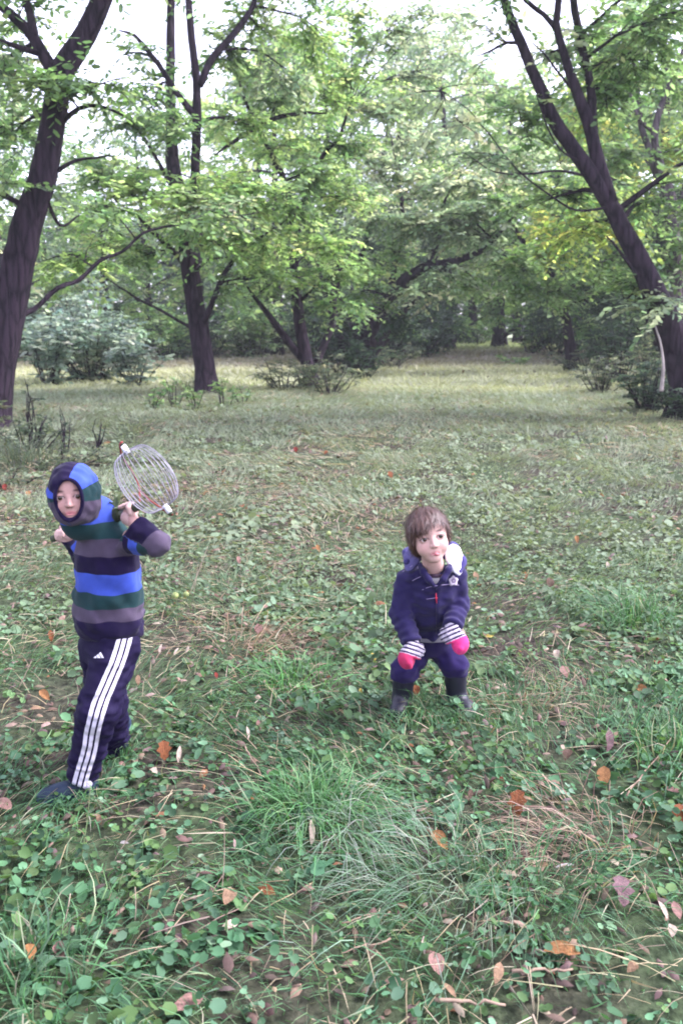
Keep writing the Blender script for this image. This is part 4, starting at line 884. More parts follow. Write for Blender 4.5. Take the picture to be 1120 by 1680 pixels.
# ---------------------------------------------------------------- child carrying the nut gatherer
def build_walker():
    base = gpt(150, 1290); base = np.array([base[0], base[1] + .06, float(G(base[0], base[1] + .06))])
    root = thing('person', 'child in striped hooded sweatshirt and navy track pants carrying a nut gatherer', 'person', base)
    Fd = norm([-.75, -.66, 0]); Ld = np.array([-Fd[1], Fd[0], 0]); up = np.array([0, 0, 1.])
    hemc, waist, chest, shl, nk = at(180, 1036, 2.78), at(179, 1000, 2.78), at(176, 930, 2.78), at(170, 873, 2.78), at(158, 848, 2.77)
    ShL, ElL, WrL = at(216, 882, 2.70), at(259, 894, 2.65), at(222, 859, 2.68)
    ShR, ElR, WrR = at(140, 876, 2.87), at(140, 915, 3.02), at(116, 880, 2.95)
    hipL, knL, anL = at(192, 1060, 2.73), at(162, 1165, 2.63), at(136, 1268, 2.68)
    hipR, knR, anR = at(168, 1062, 2.83), at(178, 1150, 2.86), at(186, 1222, 2.98)
    hd = at(118, 812, 2.66); hf = norm([.17, -1., .03]); HR = frame(hf, norm([-.06, 0, 1]))
    gripL, gripR = at(211, 843, 2.715), at(106, 868, 2.965)
    # body
    def body(P):
        d = Torso([(at(180, 1062, 2.78), .10, .075), (waist, .09, .07), (chest, .10, .07), (shl, .09, .06), (nk, .04, .04)], Ld, Fd).d(P)
        for pts, r in (((ShL, ElL, WrL), (.030, .019, .017)), ((ShR, ElR, WrR), (.030, .019, .017)),
                       ((hipL, knL, anL), (.06, .045, .03)), ((hipR, knR, anR), (.06, .045, .03))):
            d = smin(d, chain(P, pts, r), .03)
        d = smin(d, rcone(P, WrL, gripL, .021, .020), .01); d = smin(d, rcone(P, WrR, gripR, .021, .020), .01)
        return smin(d, rcone(P, nk, hd, .038, .038), .03)
    lo, hi = bbox([ShL, ElL, WrL, ShR, ElR, WrR, hipL, knL, anL, hipR, knR, anR, hd, gripL, gripR], .12)
    Vb, Fb = surfnet(body, lo, hi, .008)
    sc = .82
    hfn = lambda P: head_sdf(P, hd, HR, sc, nk, .036)
    Vh, Fh = surfnet(hfn, hd - .135, hd + .135, .0019)
    skin, lip, brow = (.36, .21, .18), (.40, .13, .14), (.04, .022, .018)
    Ch = head_colour(Vh, hd, HR, sc, skin, lip, brow)
    pole_a, pole_b = at(90, 883, 3.0), at(230, 830, 2.675); pd = norm(pole_b - pole_a)
    def on_pole(p): return pole_a + pd * np.dot(p - pole_a, pd)
    def fist(P, g, wrist, flip):
        """palm and five fingers wrapped round the pole at g"""
        g = on_pole(g); a1 = norm((wrist - g) - pd * np.dot(wrist - g, pd)); a2 = np.cross(pd, a1) * flip
        rr = .0195
        d = ell(P, g + a1 * .022 + a2 * .004, (.026, .026, .022))
        d = smin(d, rcone(P, wrist, g + a1 * .024, .020, .021), .012)
        for i in range(4):
            o = g + pd * (i - 1.5) * .0145
            rad = (.0074, .0078, .0076, .0066)[i]; m = (4, 5, 5, 4)[i]
            pts = [o + (a1 * math.cos(t) + a2 * math.sin(t)) * rr for t in np.linspace(.35, 3.9 + .12 * (i % 2), m + 2)]
            e = None
            for j in range(len(pts) - 1):
                q = rcone(P, pts[j], pts[j + 1], rad, rad * .96); e = q if e is None else np.minimum(e, q)
            d = smin(d, e, .0035)
        o = g + pd * .034
        tp = [g + a1 * .026 + pd * .018, o + (a1 * .8 - a2 * .6) * rr, o + (-a1 * .1 - a2) * rr, o + (-a1 * .8 - a2 * .6) * rr]
        return smin(d, chain(P, tp, (.010, .0088, .008, .007), .004), .004)
    parts = [(Vb, [Fb]), (Vh, [Fh])]; cols = [np.tile(skin, (len(Vb), 1)), Ch]
    for g, w, fl in ((gripL, WrL, 1), (gripR, WrR, -1)):
        gp = on_pole(g)
        Vf, Ff = surfnet(lambda P: fist(P, g, w, fl), np.minimum(gp, w) - .06, np.maximum(gp, w) + .06, .0026)
        parts.append((Vf, [Ff])); cols.append(np.tile((.44, .29, .25), (len(Vf), 1)))
    V, F = join_vf(parts)
    add('body', V, F, M_skin, base, root, {'col': np.concatenate(cols)})
    for s in (-1, 1):
        Ve, Fe, Ce = eyeball('eye', hd, HR, sc, s, root, gaze=(.05, -.02)); add('eye', Ve, np.array(Fe), M_eye, base, root, {'col': np.array(Ce)})
    # hooded sweatshirt
    T = Torso([(hemc, .121, .098), (hemc + [0, 0, .03], .128, .104), (waist, .128, .104), (chest, .124, .10), (shl, .112, .082), (nk + [0, 0, .006], .058, .056)], Ld, Fd)
    hc = hd - hf * .011 + up * .008 + np.array([.006, 0, 0])
    OR = frame(norm([.20, -1, .0]), up)
    def hood_outer(P): return smin(ell((P - hc) @ HR.T, (0, 0, 0), (.078, .095, .092)), ell(P, hc + [.006, .000, -.056], (.068, .086, .052)), .022)
    def hood(P):
        o = hood_outer(P) + .0055 * wob(P, .11, 3) + .0035 * wob(P * [1, 1.6, 1], .045, 5)
        d = smax(o, -(o + .013), .004)
        q = (P - hd) @ OR.T
        cut = ell(q, (-.004, .125, -.002), (.046, .112, .073))
        d = smax(d, -cut, .006)
        q2 = np.abs(cut) ; rim = np.sqrt(np.maximum(cut, -cut) ** 2 + (o + .006) ** 2) - .0050
        return smin(d, rim, .006)
    # short dark fringe under the hood
    def fringe(P):
        q = ((P - hd) @ HR.T) / sc
        d = ell(q, (0, .004, .030), (.073, .086, .072))
        low = .052 + .006 * np.sin(q[:, 0] * 190) + .02 * np.abs(q[:, 0]) * 0
        d = np.maximum(d, (low - q[:, 2]) * .8)
        return np.maximum(d * sc + .0012 * np.sin(q[:, 0] * 420), hood_outer(P) + .015)
    Vx, Fx = surfnet(fringe, hd - .12, hd + .13, .003)
    add('hair', Vx, Fx, M_hair, base, root, {'col': np.tile((.03, .016, .014), (len(Vx), 1))})
    arms = ((ShL, ElL, WrL), (ShR, ElR, WrR))
    def sweat(P):
        d = T.d(P) + .0085 * wob(P, .13, 1) + .0045 * wob(P * [1, 1, .6], .05, 2) + .0055 * np.sin((P @ np.array([.5, -.3, 1.1])) * 75 + 3 * wob(P, .2, 5)) * np.exp(-((P[:, 2] - hemc[2] - .06) / .06) ** 2)
        for (a, b, c) in arms:
            e = chain(P, (a, b, c), (.054, .036, .033), .02)
            cuff = rcone(P, b + (c - b) * .84, c, .040, .036)
            t = seg_d(P, b, b + (c - b) * .01)
            e = e + .0045 * np.sin(t * 150 + 3 * wob(P, .08, 4)) * np.exp(-(t / .08) ** 2) + .0042 * wob(P, .055, 5)
            # open end at the cuff
            e = smax(e, ((P - c) @ norm(c - b)).astype(np.float32) - .0, .006)
            d = smin(d, e, .022)
        d = smin(d, np.abs(rcone(P, nk + [0, 0, .0], at(136, 852, 2.72), .062, .062)) - .008, .015)
        # ribbed hem and pouch pocket
        z = P[:, 2]
        d = d + .0025 * np.exp(-((z - hemc[2] - .032) / .006) ** 2)
        d = d + .0012 * np.sin((P @ Ld) * 520) * (z < hemc[2] + .03)
        d = smin(d, ell((P - (waist + Fd * .085 - up * .005)) @ np.stack([Ld, Fd, up]).T, (0, 0, 0), (.085, .022, .062)), .008)
        # room inside for the neck
        return d
    lo, hi = bbox([hemc, ShL, ElL, WrL, ShR, ElR, WrR, nk], .15); hi[2] = max(hi[2], nk[2] + .05)
    Vs, Fs = surfnet(sweat, lo, hi, .0052)
    z0, z1 = hemc[2], at(170, 840, 2.70)[2]
    # band edges measured down the torso: hem navy, grey, green, blue, navy, grey, green, blue
    ys = [1040, 1019, 997, 973, 941, 913, 885, 858, 836]
    zs = [float(at(178, y, 2.69)[2]) for y in ys]
    lift = (at(178, 950, 2.69) - at(178, 950, 2.78))[2] * 0
    tor = np.interp(Vs[:, 2] + .005 * wob(Vs, .16, 4) + .0025 * wob(Vs, .06, 7), zs, np.arange(len(zs)) / 16.)
    dT = T.d(Vs)
    arm_t = np.zeros(len(Vs)); arm_m = np.full(len(Vs), -1.)
    for (a, b, c) in arms:
        L1, L2 = np.linalg.norm(b - a), np.linalg.norm(c - b)
        d1, d2 = seg_d(Vs, a, b), seg_d(Vs, b, c)
        tt = np.where(d1 < d2, seg_t(Vs, a, b) * L1, L1 + seg_t(Vs, b, c) * L2) / (L1 + L2)
        m = np.minimum(dT - .004 - (np.minimum(d1, d2) - .05), seg_t(Vs, a, b) * L1 - .008)
        arm_t = np.where(m > arm_m, tt, arm_t); arm_m = np.maximum(m, arm_m)
    order = [NAVY, GREY, GREEN, BLUE, NAVY, GREY, GREEN, BLUE]
    stops = [(i / 16., c) for i, c in enumerate(order)]
    stops2 = [(0., NAVY), (.13, BLUE), (.29, GREEN), (.475, GREY), (.65, NAVY)]
    add('hooded_sweatshirt', Vs, Fs, stripe_mat('sweatshirt_stripes', 'band', stops, 'sleeve', stops2, 'arm'), base, root, {'band': tor, 'sleeve': arm_t, 'arm': arm_m})
    Vh2, Fh2 = surfnet(hood, hc - [.15, .17, .15], hc + [.16, .17, .14], .0042)
    q = (Vh2 - hc) @ HR.T
    phi = np.degrees(np.arctan2(q[:, 0] + .2 * q[:, 1], q[:, 2] + .01))
    cut = ell((Vh2 - hd) @ OR.T, (-.004, .125, -.002), (.046, .112, .073))
    lin = np.maximum(-(hood_outer(Vh2) + .0075), .0060 - np.abs(cut))
    st = lambda d: (d + 180) / 360
    hstops = [(0., GREY), (st(-100), GREEN), (st(-85), BLUE), (st(-62), NAVY), (st(14), BLUE), (st(62), GREEN), (st(100), GREY)]
    add('hood', Vh2, Fh2, stripe_mat('hood_stripes', 'band', hstops, 'band', [(0., NAVY), (.5, NAVY)], 'lining'), base, root, {'band': (phi + 180) / 360, 'lining': lin})
    # track pants
    crotch = at(180, 1085, 2.79)
    PT = Torso([(at(179, 1078, 2.78), .108, .088), (at(180, 1055, 2.78), .112, .09), (at(180, 1020, 2.78), .104, .08)], Ld, Fd)
    legs = ((hipL, knL, anL), (hipR, knR, anR))
    def pants(P):
        d = PT.d(P)
        for i, (a, b, c) in enumerate(legs):
            e = chain(P, (a, b, c), (.075, .062, .053), .03)
            t2 = seg_t(P, b, c)
            e = e + .0045 * np.sin(t2 * 30 + 4 * wob(P, .09, 6 + i)) * np.clip((t2 - .45) / .4, 0, 1) + .006 * wob(P, .09, 8 + i) + .004 * wob(P * [1, 1, 1.5], .05, 9)
            kk = np.linalg.norm(P - b, axis=1); e = e + .004 * np.sin(kk * 140 + 3 * wob(P, .07, 3)) * np.exp(-(kk / .07) ** 2)
            e = smax(e, ((P - c) @ norm(c - b)).astype(np.float32) - .012, .008)
            d = smin(d, e, .025)
        return d
    lo, hi = bbox([hipL, knL, anL, hipR, knR, anR, at(180, 1015, 2.78)], .13)
    Vp, Fp = surfnet(pants, lo, hi, .005)
    # side stripes: signed distance from the outer seam of the left leg
    bv = BVHTree.FromPolygons([tuple(v) for v in Vp], [tuple(f) for f in Fp]); camo = Vector((0, 0, CAM_H))
    def on_leg(px, py, lift=.0025):
        d = Vector(at(px, py, 2.7)) - camo; d.normalize()
        h = bv.ray_cast(camo, d)
        return np.array(h[0] - d * lift) if h[0] is not None else at(px, py, 2.64)
    sp_ = [on_leg(x, y, 0) for x, y in ((208, 1034), (204, 1050), (196, 1078), (182, 1112), (169, 1142), (160, 1168), (153, 1196), (147, 1230), (138, 1262))]
    seam = smooth_path(np.array(sp_ + [2 * sp_[-1] - sp_[-2]]), .006)
    dd = ((Vp[:, None, :] - seam[None]) ** 2).sum(-1); j = dd.argmin(1)
    ps = seam[j]; tg = norm(seam[np.minimum(j + 1, len(seam) - 1)] - seam[np.maximum(j - 1, 0)])
    side = norm(np.cross(tg, norm(np.array([.30, -.93, .2]))))
    off = ((Vp - ps) * side).sum(1)
    off = np.where(np.sqrt(dd.min(1)) < .045, off, np.sign(off) * .05)
    mp = fabric('track_pants', amt=.15, rough=.8, weave=900, sheen=0.); n, l = mp.node_tree.nodes, mp.node_tree.links
    a = n.new('ShaderNodeAttribute'); a.attribute_name = 'seam'
    mr = n.new('ShaderNodeMapRange'); mr.inputs[1].default_value = -.05; mr.inputs[2].default_value = .05
    l.new(a.outputs['Fac'], mr.inputs[0])
    r = n.new('ShaderNodeValToRGB'); r.color_ramp.interpolation = 'CONSTANT'; e = r.color_ramp.elements
    pn = (.0062, .0034, .022); wh = (.50, .47, .53)
    e[0].position = 0; e[0].color = (*pn, 1); e[1].position = .255; e[1].color = (*wh, 1)
    for p, c in ((.375, pn), (.435, wh), (.555, pn), (.615, wh), (.735, pn)):
        x = e.new(p); x.color = (*c, 1)
    l.new(mr.outputs[0], r.inputs[0]); l.new(r.outputs[0], n['Principled BSDF'].inputs['Base Color'])
    po = add('track_pants', Vp, Fp, mp, base, root, {'seam': off})
    # three-bar triangle on the thigh
    bars = [[(153.5, 1079), (157.5, 1076.2), (159.3, 1079.6), (155, 1080)], [(158.2, 1075.6), (161.6, 1073), (165.2, 1079.8), (160.2, 1079.8)], [(162.3, 1072.4), (165.2, 1069.5), (171, 1079.6), (166.2, 1079.8)]]
    V, F = [], []
    for i, bq in enumerate(bars):
        lo4 = [on_leg(*p, .001) for p in bq]; hi4 = [on_leg(*p, .003) for p in bq]
        o = len(V); V += lo4 + hi4
        F += [(o + 4, o + 5, o + 6, o + 7), (o, o + 1, o + 5, o + 4), (o + 1, o + 2, o + 6, o + 5), (o + 2, o + 3, o + 7, o + 6), (o + 3, o, o + 4, o + 7)]
    me = mesh_np('three_bar_emblem', np.array(V) - base, np.array(F), fabric('emblem_white', (.62, .6, .64)))
    obj('three_bar_emblem', me, po)
    # sock and shoes
    def shoe(P, an, tod, s=1.0, pitch=0.):
        tod = norm(np.array([tod[0], tod[1], pitch])); sd = np.array([-tod[1], tod[0], 0]); sd = norm(sd); uu = np.cross(tod, sd)
        q = (P - an) @ np.stack([sd, tod, uu]).T
        d = rcone(q, (0, -.022, -.012), (0, -.018, .018), .034, .033)
        d = smin(d, ell(q, (0, .045, -.022), (.035, .085, .032)), .025)
        d = smin(d, ell(q, (0, .10, -.03), (.033, .042, .022)), .02)
        d = smax(d, -q[:, 2] - .045, .006)
        return d, q
    gz = float(G(base[0], base[1]))
    for an, tod, pit in ((np.array([anL[0] - .005, anL[1] - .01, gz + .045]), (-.93, -.36), 0.), (np.array([anR[0] + .005, anR[1] + .02, float(G(anR[0], anR[1])) + .095]), (-.7, -.5), -.45)):
        Vq, Fq = surfnet(lambda P: shoe(P, an, tod, 1, pit)[0], an - [.17, .15, .12], an + [.17, .15, .12], .0045)
        d, q = shoe(Vq, an, tod, 1, pit)
        C = np.tile((.010, .022, .042), (len(Vq), 1)); C[q[:, 2] < -.034] = (.06, .08, .11); C[(np.abs(q[:, 2] + .034) < .003)] = (.06, .10, .18)
        so = add('shoe', Vq, Fq, mat('shoe_upper', attr='col', rough=.6, bump=(300, .3, .001), noise=(40, .2)), base, root, {'col': C})
    ank = np.array([anL[0] + .012, anL[1] - .03, gz + .075])
    def sock(P):
        d = smin(rcone(P, ank + [.004, -.004, .0], ank + [.012, -.008, -.022], .015, .017), rcone(P, ank, ank + [-.012, -.0, .03], .016, .014), .02)
        return d + .002 * wob(P, .03, 2)
    Vk, Fk = surfnet(sock, ank - .08, ank + .08, .004)
    add('sock', Vk, Fk, fabric('white_cuff', (.36, .33, .40)), base, root)
    # the nut gatherer over the shoulder
    nb = on_pole(gripL)
    g = thing('nut_gatherer', 'wire basket nut gatherer with red yoke on a pole over the child\'s shoulder', 'nut gatherer', pole_a)
    M_steel = mat('basket_steel', (.22, .21, .25), rough=.35, metallic=.35, spec=.5)
    M_cap = mat('end_cap_metal', (.80, .79, .84), rough=.25, metallic=.3, spec=.6)
    M_red = mat('red_wire', (.20, .035, .03), rough=.5)
    M_pole = mat('pole_paint', (.20, .21, .15), rough=.55, noise=(30, .3))
    M_grip = mat('grip_rubber', (.045, .055, .03), rough=.8, noise=(55, .6), bump=(120, .5, .003))
    tp = smooth_path([pole_a, pole_a + pd * .2, pole_b], .05)
    Vt, Ft = tube(tp, np.full(len(tp), .0105), 12); obj('pole', mesh_np('pole', Vt - pole_a, Ft, M_pole, smooth=True), g)
    e0 = pole_a - pd * .01; tp = np.array([e0, pole_a + pd * .03]); Vt, Ft = tube(tp, [.0125, .0125], 12)
    obj('pole_cap', mesh_np('pole_cap', Vt - pole_a, Ft, M_grip, smooth=False), g)
    ss = [np.dot(at(x, 840, 2.75) - pole_a, pd) for x in (176, 198)]
    tp = np.linspace(on_pole(at(170, 853, 2.80)), on_pole(at(199, 842, 2.74)), 12); rg = .021 + .004 * np.sin(np.arange(12) * 1.7)
    Vt, Ft = tube(tp, rg, 14, rough=.10, seed=3); obj('grip', mesh_np('grip', Vt - pole_a, Ft, M_grip, smooth=True), g)
    A, B = at(209, 741, 2.66), at(272, 831, 2.63); axd = norm(B - A); LN = np.linalg.norm(B - A)
    r1 = norm(np.cross(axd, [0, 1, .2])); r2 = np.cross(axd, r1)
    prof = [(-.01, .010), (.0, .022), (.03, .046), (.10, .060), (.28, .075), (.5, .080), (.72, .075), (.90, .060), (.97, .046), (1.0, .022), (1.01, .010)]
    pr = smooth_path([(a_, b_, 0) for a_, b_ in prof], .06)
    tw = .18
    for i in range(28):
        t0 = 2 * math.pi * i / 28
        pts = [A + axd * LN * a_ + (r1 * math.cos(t0 + tw * (a_ - .5)) + r2 * math.sin(t0 + tw * (a_ - .5))) * b_ for a_, b_, _ in pr]
        Vt, Ft = tube(pts, np.full(len(pts), .00085), 4, cap=False)
        obj('basket_wire', mesh_np('basket_wire', Vt - pole_a, Ft, M_steel, smooth=True), g)
    for p0, dr in ((A, -1), (B, 1)):
        tp = np.array([p0 - axd * dr * .006, p0 - axd * dr * .0055, p0 + axd * dr * .022, p0 + axd * dr * .0225]); Vt, Ft = tube(tp, [.005, .0090, .0090, .005], 14)
        obj('end_cap', mesh_np('end_cap', Vt - pole_a, Ft, M_cap), g)
        tp = np.array([p0 + axd * dr * .023, p0 + axd * dr * .030]); Vt, Ft = tube(tp, [.008, .008], 12)
        obj('bushing', mesh_np('bushing', Vt - pole_a, Ft, M_grip), g)
    yk = pole_b
    back = np.array([0, .05, 0])
    y1 = smooth_path([yk, at(223, 806, 2.70) + back, at(212, 780, 2.70) + back, at(199, 752, 2.68) + back * .4, at(197, 730, 2.66), at(201, 725, 2.66), A - axd * .028], .01)
    y2 = smooth_path([yk, at(226, 808, 2.70) + back * .6, at(245, 820, 2.68), at(264, 833, 2.66), at(279, 845, 2.635), at(283, 843, 2.63), B + axd * .028], .01)
    for y_ in (y1, y2):
        Vt, Ft = tube(y_, np.linspace(.0016, .0032, len(y_)), 7); obj('yoke_wire', mesh_np('yoke_wire', Vt - pole_a, Ft, M_red, smooth=True), g)
    tp = np.array([pole_b - pd * .035, pole_b + pd * .006]); Vt, Ft = tube(tp, [.0135, .0125], 12); obj('socket', mesh_np('socket', Vt - pole_a, Ft, M_grip), g)
    # small leafy sprig caught at the grip
    rg = np.random.default_rng(4); c0 = on_pole(at(186, 846, 2.76)) + [0, 0, .022]
    sp = thing('leafy_sprig', 'small leafy sprig caught on the pole beside the striped hood', 'sprig', c0)
    dirs = norm(np.stack([rg.normal(0, .8, 9), rg.normal(0, .35, 9), rg.random(9) * .9 + .1], 1))
    for i in range(9):
        v, f, c = scatter(LEAF_LONG, np.zeros((1, 3)) + [[rg.normal(0, .012), rg.normal(0, .01), -.004]], dirs[i:i + 1], rg.normal(0, 1, (1, 3)), [.045 + .02 * rg.random()], [.011], [(.13, .17, .10) if i % 2 else (.09, .11, .05)])
        obj('leaf', mesh_np('leaf', v, f, M_sprig, {'col': c}), sp)
M_sprig = mat('sprig_leaf', attr='col', rough=.6, trans=.25)

# ---------------------------------------------------------------- smaller child bending forward
def build_bender():
    base = gpt(700, 1158); root = thing('person', 'small child in navy jacket and dark boots bending forward with hands on thighs', 'person', base)
    gz = base[2]
    Fd = norm([.06, -1, 0]); Ld = np.array([-Fd[1], Fd[0], 0]); up = np.array([0, 0, 1.])
    hd = at(703, 880, 3.13); HR = frame(norm([.10, -1, .10]), norm([-.20, .03, 1]))
    nk = at(708, 930, 3.21); shl = at(707, 942, 3.24); chest = at(707, 980, 3.27); belly = at(705, 1012, 3.31); hem = at(705, 1036, 3.35)
    ShR, ElR, WrR = at(668, 953, 3.26), at(658, 1006, 3.24), at(675, 1056, 3.16)
    ShL, ElL, WrL = at(745, 944, 3.26), at(751, 992, 3.26), at(741, 1030, 3.16)
    hipR, knR, anR = at(689, 1058, 3.40), at(663, 1100, 3.34), at(659, 1154, 3.37)
    hipL, knL, anL = at(719, 1056, 3.40), at(746, 1092, 3.35), at(748, 1152, 3.38)
    handR, handL = at(670, 1074, 3.14), at(750, 1050, 3.14)
    def body(P):
        d = Torso([(at(705, 1068, 3.40), .085, .07), (belly, .08, .065), (chest, .085, .06), (shl, .075, .05), (nk, .035, .035)], Ld, Fd).d(P)
        for pts, r in (((ShL, ElL, WrL, handL), (.033, .027, .02, .018)), ((ShR, ElR, WrR, handR), (.033, .027, .02, .018)), ((hipL, knL, anL), (.045, .030, .020)), ((hipR, knR, anR), (.045, .030, .020))):
            d = smin(d, chain(P, pts, r), .03)
        return smin(d, rcone(P, nk, hd, .034, .034), .03)
    lo, hi = bbox([ShL, ElL, WrL, ShR, ElR, WrR, hipL, knL, anL, hipR, knR, anR, hd, handL, handR], .11)
    Vb, Fb = surfnet(body, lo, hi, .008)
    sc = .93
    Vh, Fh = surfnet(lambda P: head_sdf(P, hd, HR, sc, nk + [.004, -.012, .01], .037, True), hd - [.13, .13, .17], hd + .135, .0019)
    skin, lip, brow = (.48, .30, .255), (.40, .16, .155), (.04, .022, .018)
    Ch = head_colour(Vh, hd, HR, sc, skin, lip, brow, True)
    V, F = join_vf([(Vb, [Fb]), (Vh, [Fh])])
    add('body', V, F, M_skin, base, root, {'col': np.concatenate([np.tile(skin, (len(Vb), 1)), Ch])})
    for s in (-1, 1):
        Ve, Fe, Ce = eyeball('eye', hd, HR, sc, s, root, gaze=(.10, .12)); add('eye', Ve, np.array(Fe), M_eye, base, root, {'col': np.array(Ce)})
    # bowl-cut hair swept to one side
    def hair(P):
        q = ((P - hd) @ HR.T) / sc
        d = ell(q, (0, -.012, .034), (.082, .098, .083))
        d = smin(d, ell(q, (-.067, .000, -.004), (.015, .038, .044)), .02)
        d = smin(d, ell(q, (.070, -.014, .004), (.012, .034, .038)), .02)
        d = smin(d, ell(q, (-.034, .066, .058), (.042, .026, .024)), .025)
        d = smin(d, ell(q, (0, -.07, -.03), (.07, .04, .06)), .03)
        a = np.arctan2(q[:, 0] + .01, q[:, 2] + .02 + q[:, 1] * .25)
        d = d + .0007 * np.sin(a * 46 + 9 * q[:, 1] * 8) + .0005 * np.sin(a * 90 + 5)
        edge = np.interp(q[:, 0], [-.07, -.045, -.02, .01, .04, .06], [.018, .030, .046, .060, .060, .040]) + .003 * np.sin(q[:, 0] * 260)
        face = np.maximum(np.maximum(.028 - q[:, 1], q[:, 2] - edge), np.abs(q[:, 0] - .006) - .068)
        return smax(d, -face, .006) * sc
    Vx, Fx = surfnet(hair, hd - .15, hd + .14, .003)
    rg = np.random.default_rng(7)
    q = (Vx - hd) @ HR.T
    ctop = np.array([.066, .034, .025]); cl = ctop[None] * (.75 + .5 * noise2(np.arctan2(q[:, 0], q[:, 2]) * 14, q[:, 1] * 15, 3))[:, None]
    ho = add('hair', Vx, Fx, M_hair, base, root, {'col': cl})
    tri = Vx[Fx]; nrm = norm(np.cross(tri[:, 2] - tri[:, 0], tri[:, 3] - tri[:, 1])); cen = tri.mean(1)
    outw = (((cen - hd) @ HR.T)[:, 2] > -.07) & (np.einsum('ij,ij->i', nrm, cen - hd) > .02)
    ids = rg.choice(np.where(outw)[0], 5200)
    crown = hd + np.array([.0, -.035, .12]) @ HR
    dv = cen[ids] - crown; dv = dv - nrm[ids] * np.einsum('ij,ij->i', dv, nrm[ids])[:, None]; dv = norm(dv + rg.normal(0, .008, dv.shape)); dv = norm(dv + nrm[ids] * .012 + rg.normal(0, .06, dv.shape))
    v, f, c = scatter(BLADE, cen[ids] - nrm[ids] * .0015, dv, nrm[ids],   .026 + .026 * rg.random(5200), .0005 + .0005 * rg.random(5200), np.array([.078, .040, .030])[None] * (.55 + .9 * rg.random((5200, 1))))
    obj('hair_strands', mesh_np('hair_strands', v - base, f, M_hair, {'col': c}), ho, kind='stuff')
    # jacket
    T = Torso([(hem, .103, .088), (hem + [0, 0, .03], .108, .092), (belly, .106, .092), (chest, .104, .086), (shl, .102, .070), (nk + [0, .01, .0], .066, .055)], Ld, Fd)
    arms = ((ShL, ElL, WrL), (ShR, ElR, WrR))
    vneck = at(714, 964, 3.14)
    colr = ([at(713, 963, 3.145), at(703, 951, 3.135), at(694, 938, 3.15), at(689, 926, 3.20)], [at(716, 963, 3.145), at(727, 950, 3.135), at(735, 936, 3.15), at(739, 924, 3.20)])
    def jacket(P):
        d = T.d(P) + .0075 * wob(P, .11, 11) + .0038 * wob(P * [1, 1, 1.4], .05, 12)
        for (a, b, c) in arms:
            e = chain(P, (a, b, c), (.049, .042, .038), .02)
            t = np.linalg.norm(P - b, axis=1); t3 = seg_t(P, b, c)
            e = e + .003 * np.sin(t * 150 + 3 * wob(P, .08, 4)) * np.exp(-(t / .06) ** 2) + .0042 * wob(P, .05, 5) + .0025 * np.sin(t3 * 26)
            e = smax(e, ((P - c) @ norm(c - b)).astype(np.float32), .006)
            d = smin(d, e, .016)
        # open collar: cut a V down the front
        q = (P - vneck) @ np.stack([Ld, Fd, up]).T
        v = np.maximum(np.abs(q[:, 0] + .002) - np.maximum(q[:, 2], -.01) * .52, -q[:, 2])
        d = smax(d, -np.maximum(v, -(q[:, 1] + .06)), .004)
        cut = rcone(P, nk + [0, -.004, -.02], hd - [0, 0, .04], .036, .05)
        d = smax(d, -cut, .006)
        for cp in colr: d = smin(d, chain(P, cp, (.007, .012, .013, .010), .008), .006)
        # raised front placket, yoke seams and hem band
        fr = (T.d(P) < .02) & ((P - chest) @ Fd > 0)
        xx = (P - chest) @ Ld
        d = d - .003 * np.exp(-((xx - .012) / .010) ** 2) * fr
        d = d + .002 * np.exp(-((P[:, 2] - hem[2] - .028) / .004) ** 2)
        return d
    lo, hi = bbox([ShL, ElL, WrL, ShR, ElR, WrR, hem, nk], .13)
    Vj, Fj = surfnet(jacket, lo, hi, .0048)
    cj = np.tile((.0155, .0118, .050), (len(Vj), 1))
    jo = add('jacket', Vj, Fj, fabric('jacket_cloth', attr='col', weave=500, amt=.22, sheen=.08), base, root, {'col': cj})
    bv = BVHTree.FromPolygons([tuple(v) for v in Vj], [tuple(f) for f in Fj]); camo = Vector((0, 0, CAM_H))
    def on_j(px, py, lift=.002):
        d = Vector(at(px, py, 3.2)) - camo; d.normalize(); h = bv.ray_cast(camo, d)
        return np.array(h[0] - d * lift) if h[0] is not None and abs(h[0].y - 3.17) < .18 else at(px, py, 3.16)
    M_st = fabric('stitching', (.25, .20, .33)); M_zip = mat('zipper_red', (.55, .03, .06), rough=.4)
    for pts in ([(692, 968), (701, 964), (716, 961), (735, 959), (752, 960)], [(660, 938), (668, 933), (676, 928)], [(676, 953), (683, 949), (690, 946)], [(699, 983), (707, 982), (714, 981)]):
        P3 = np.array([on_j(*p) for p in pts]); P3 = smooth_path(P3, .006)
        Vt, Ft = tube(P3, np.full(len(P3), .0014), 5); obj('seam_stitching', mesh_np('seam_stitching', Vt - base, Ft, M_st), jo)
    for pts in ([(715, 973), (715, 980), (716, 990)], [(713.5, 981), (715, 981), (717, 981)]):
        P3 = np.array([on_j(*p, .004) for p in pts]); Vt, Ft = tube(P3, [.0014, .0024, .0014], 6); obj('zipper_pull', mesh_np('zipper_pull', Vt - base, Ft, M_zip), jo)
    P3 = smooth_path(np.array([on_j(715 + (i % 2) * .2, y, .001) for i, y in enumerate(range(962, 1042, 6))]), .006)
    Vt, Ft = tube(P3, np.full(len(P3), .0016), 5); obj('zipper', mesh_np('zipper', Vt - base, Ft, mat('zipper_dark', (.02, .018, .04), rough=.5)), jo)
    # round flower-shaped badge on the chest
    bc = on_j(743, 953, .009); nn = norm(np.array([.2, -1, .35])); u = norm(np.cross([0, 0, 1], nn)); w = np.cross(nn, u)
    V, F, C = [], [], []; k = 28; rads = [0, .0045, .007, .012, .0175, .019]; hs = [.004, .004, .0025, .005, .003, -.002]
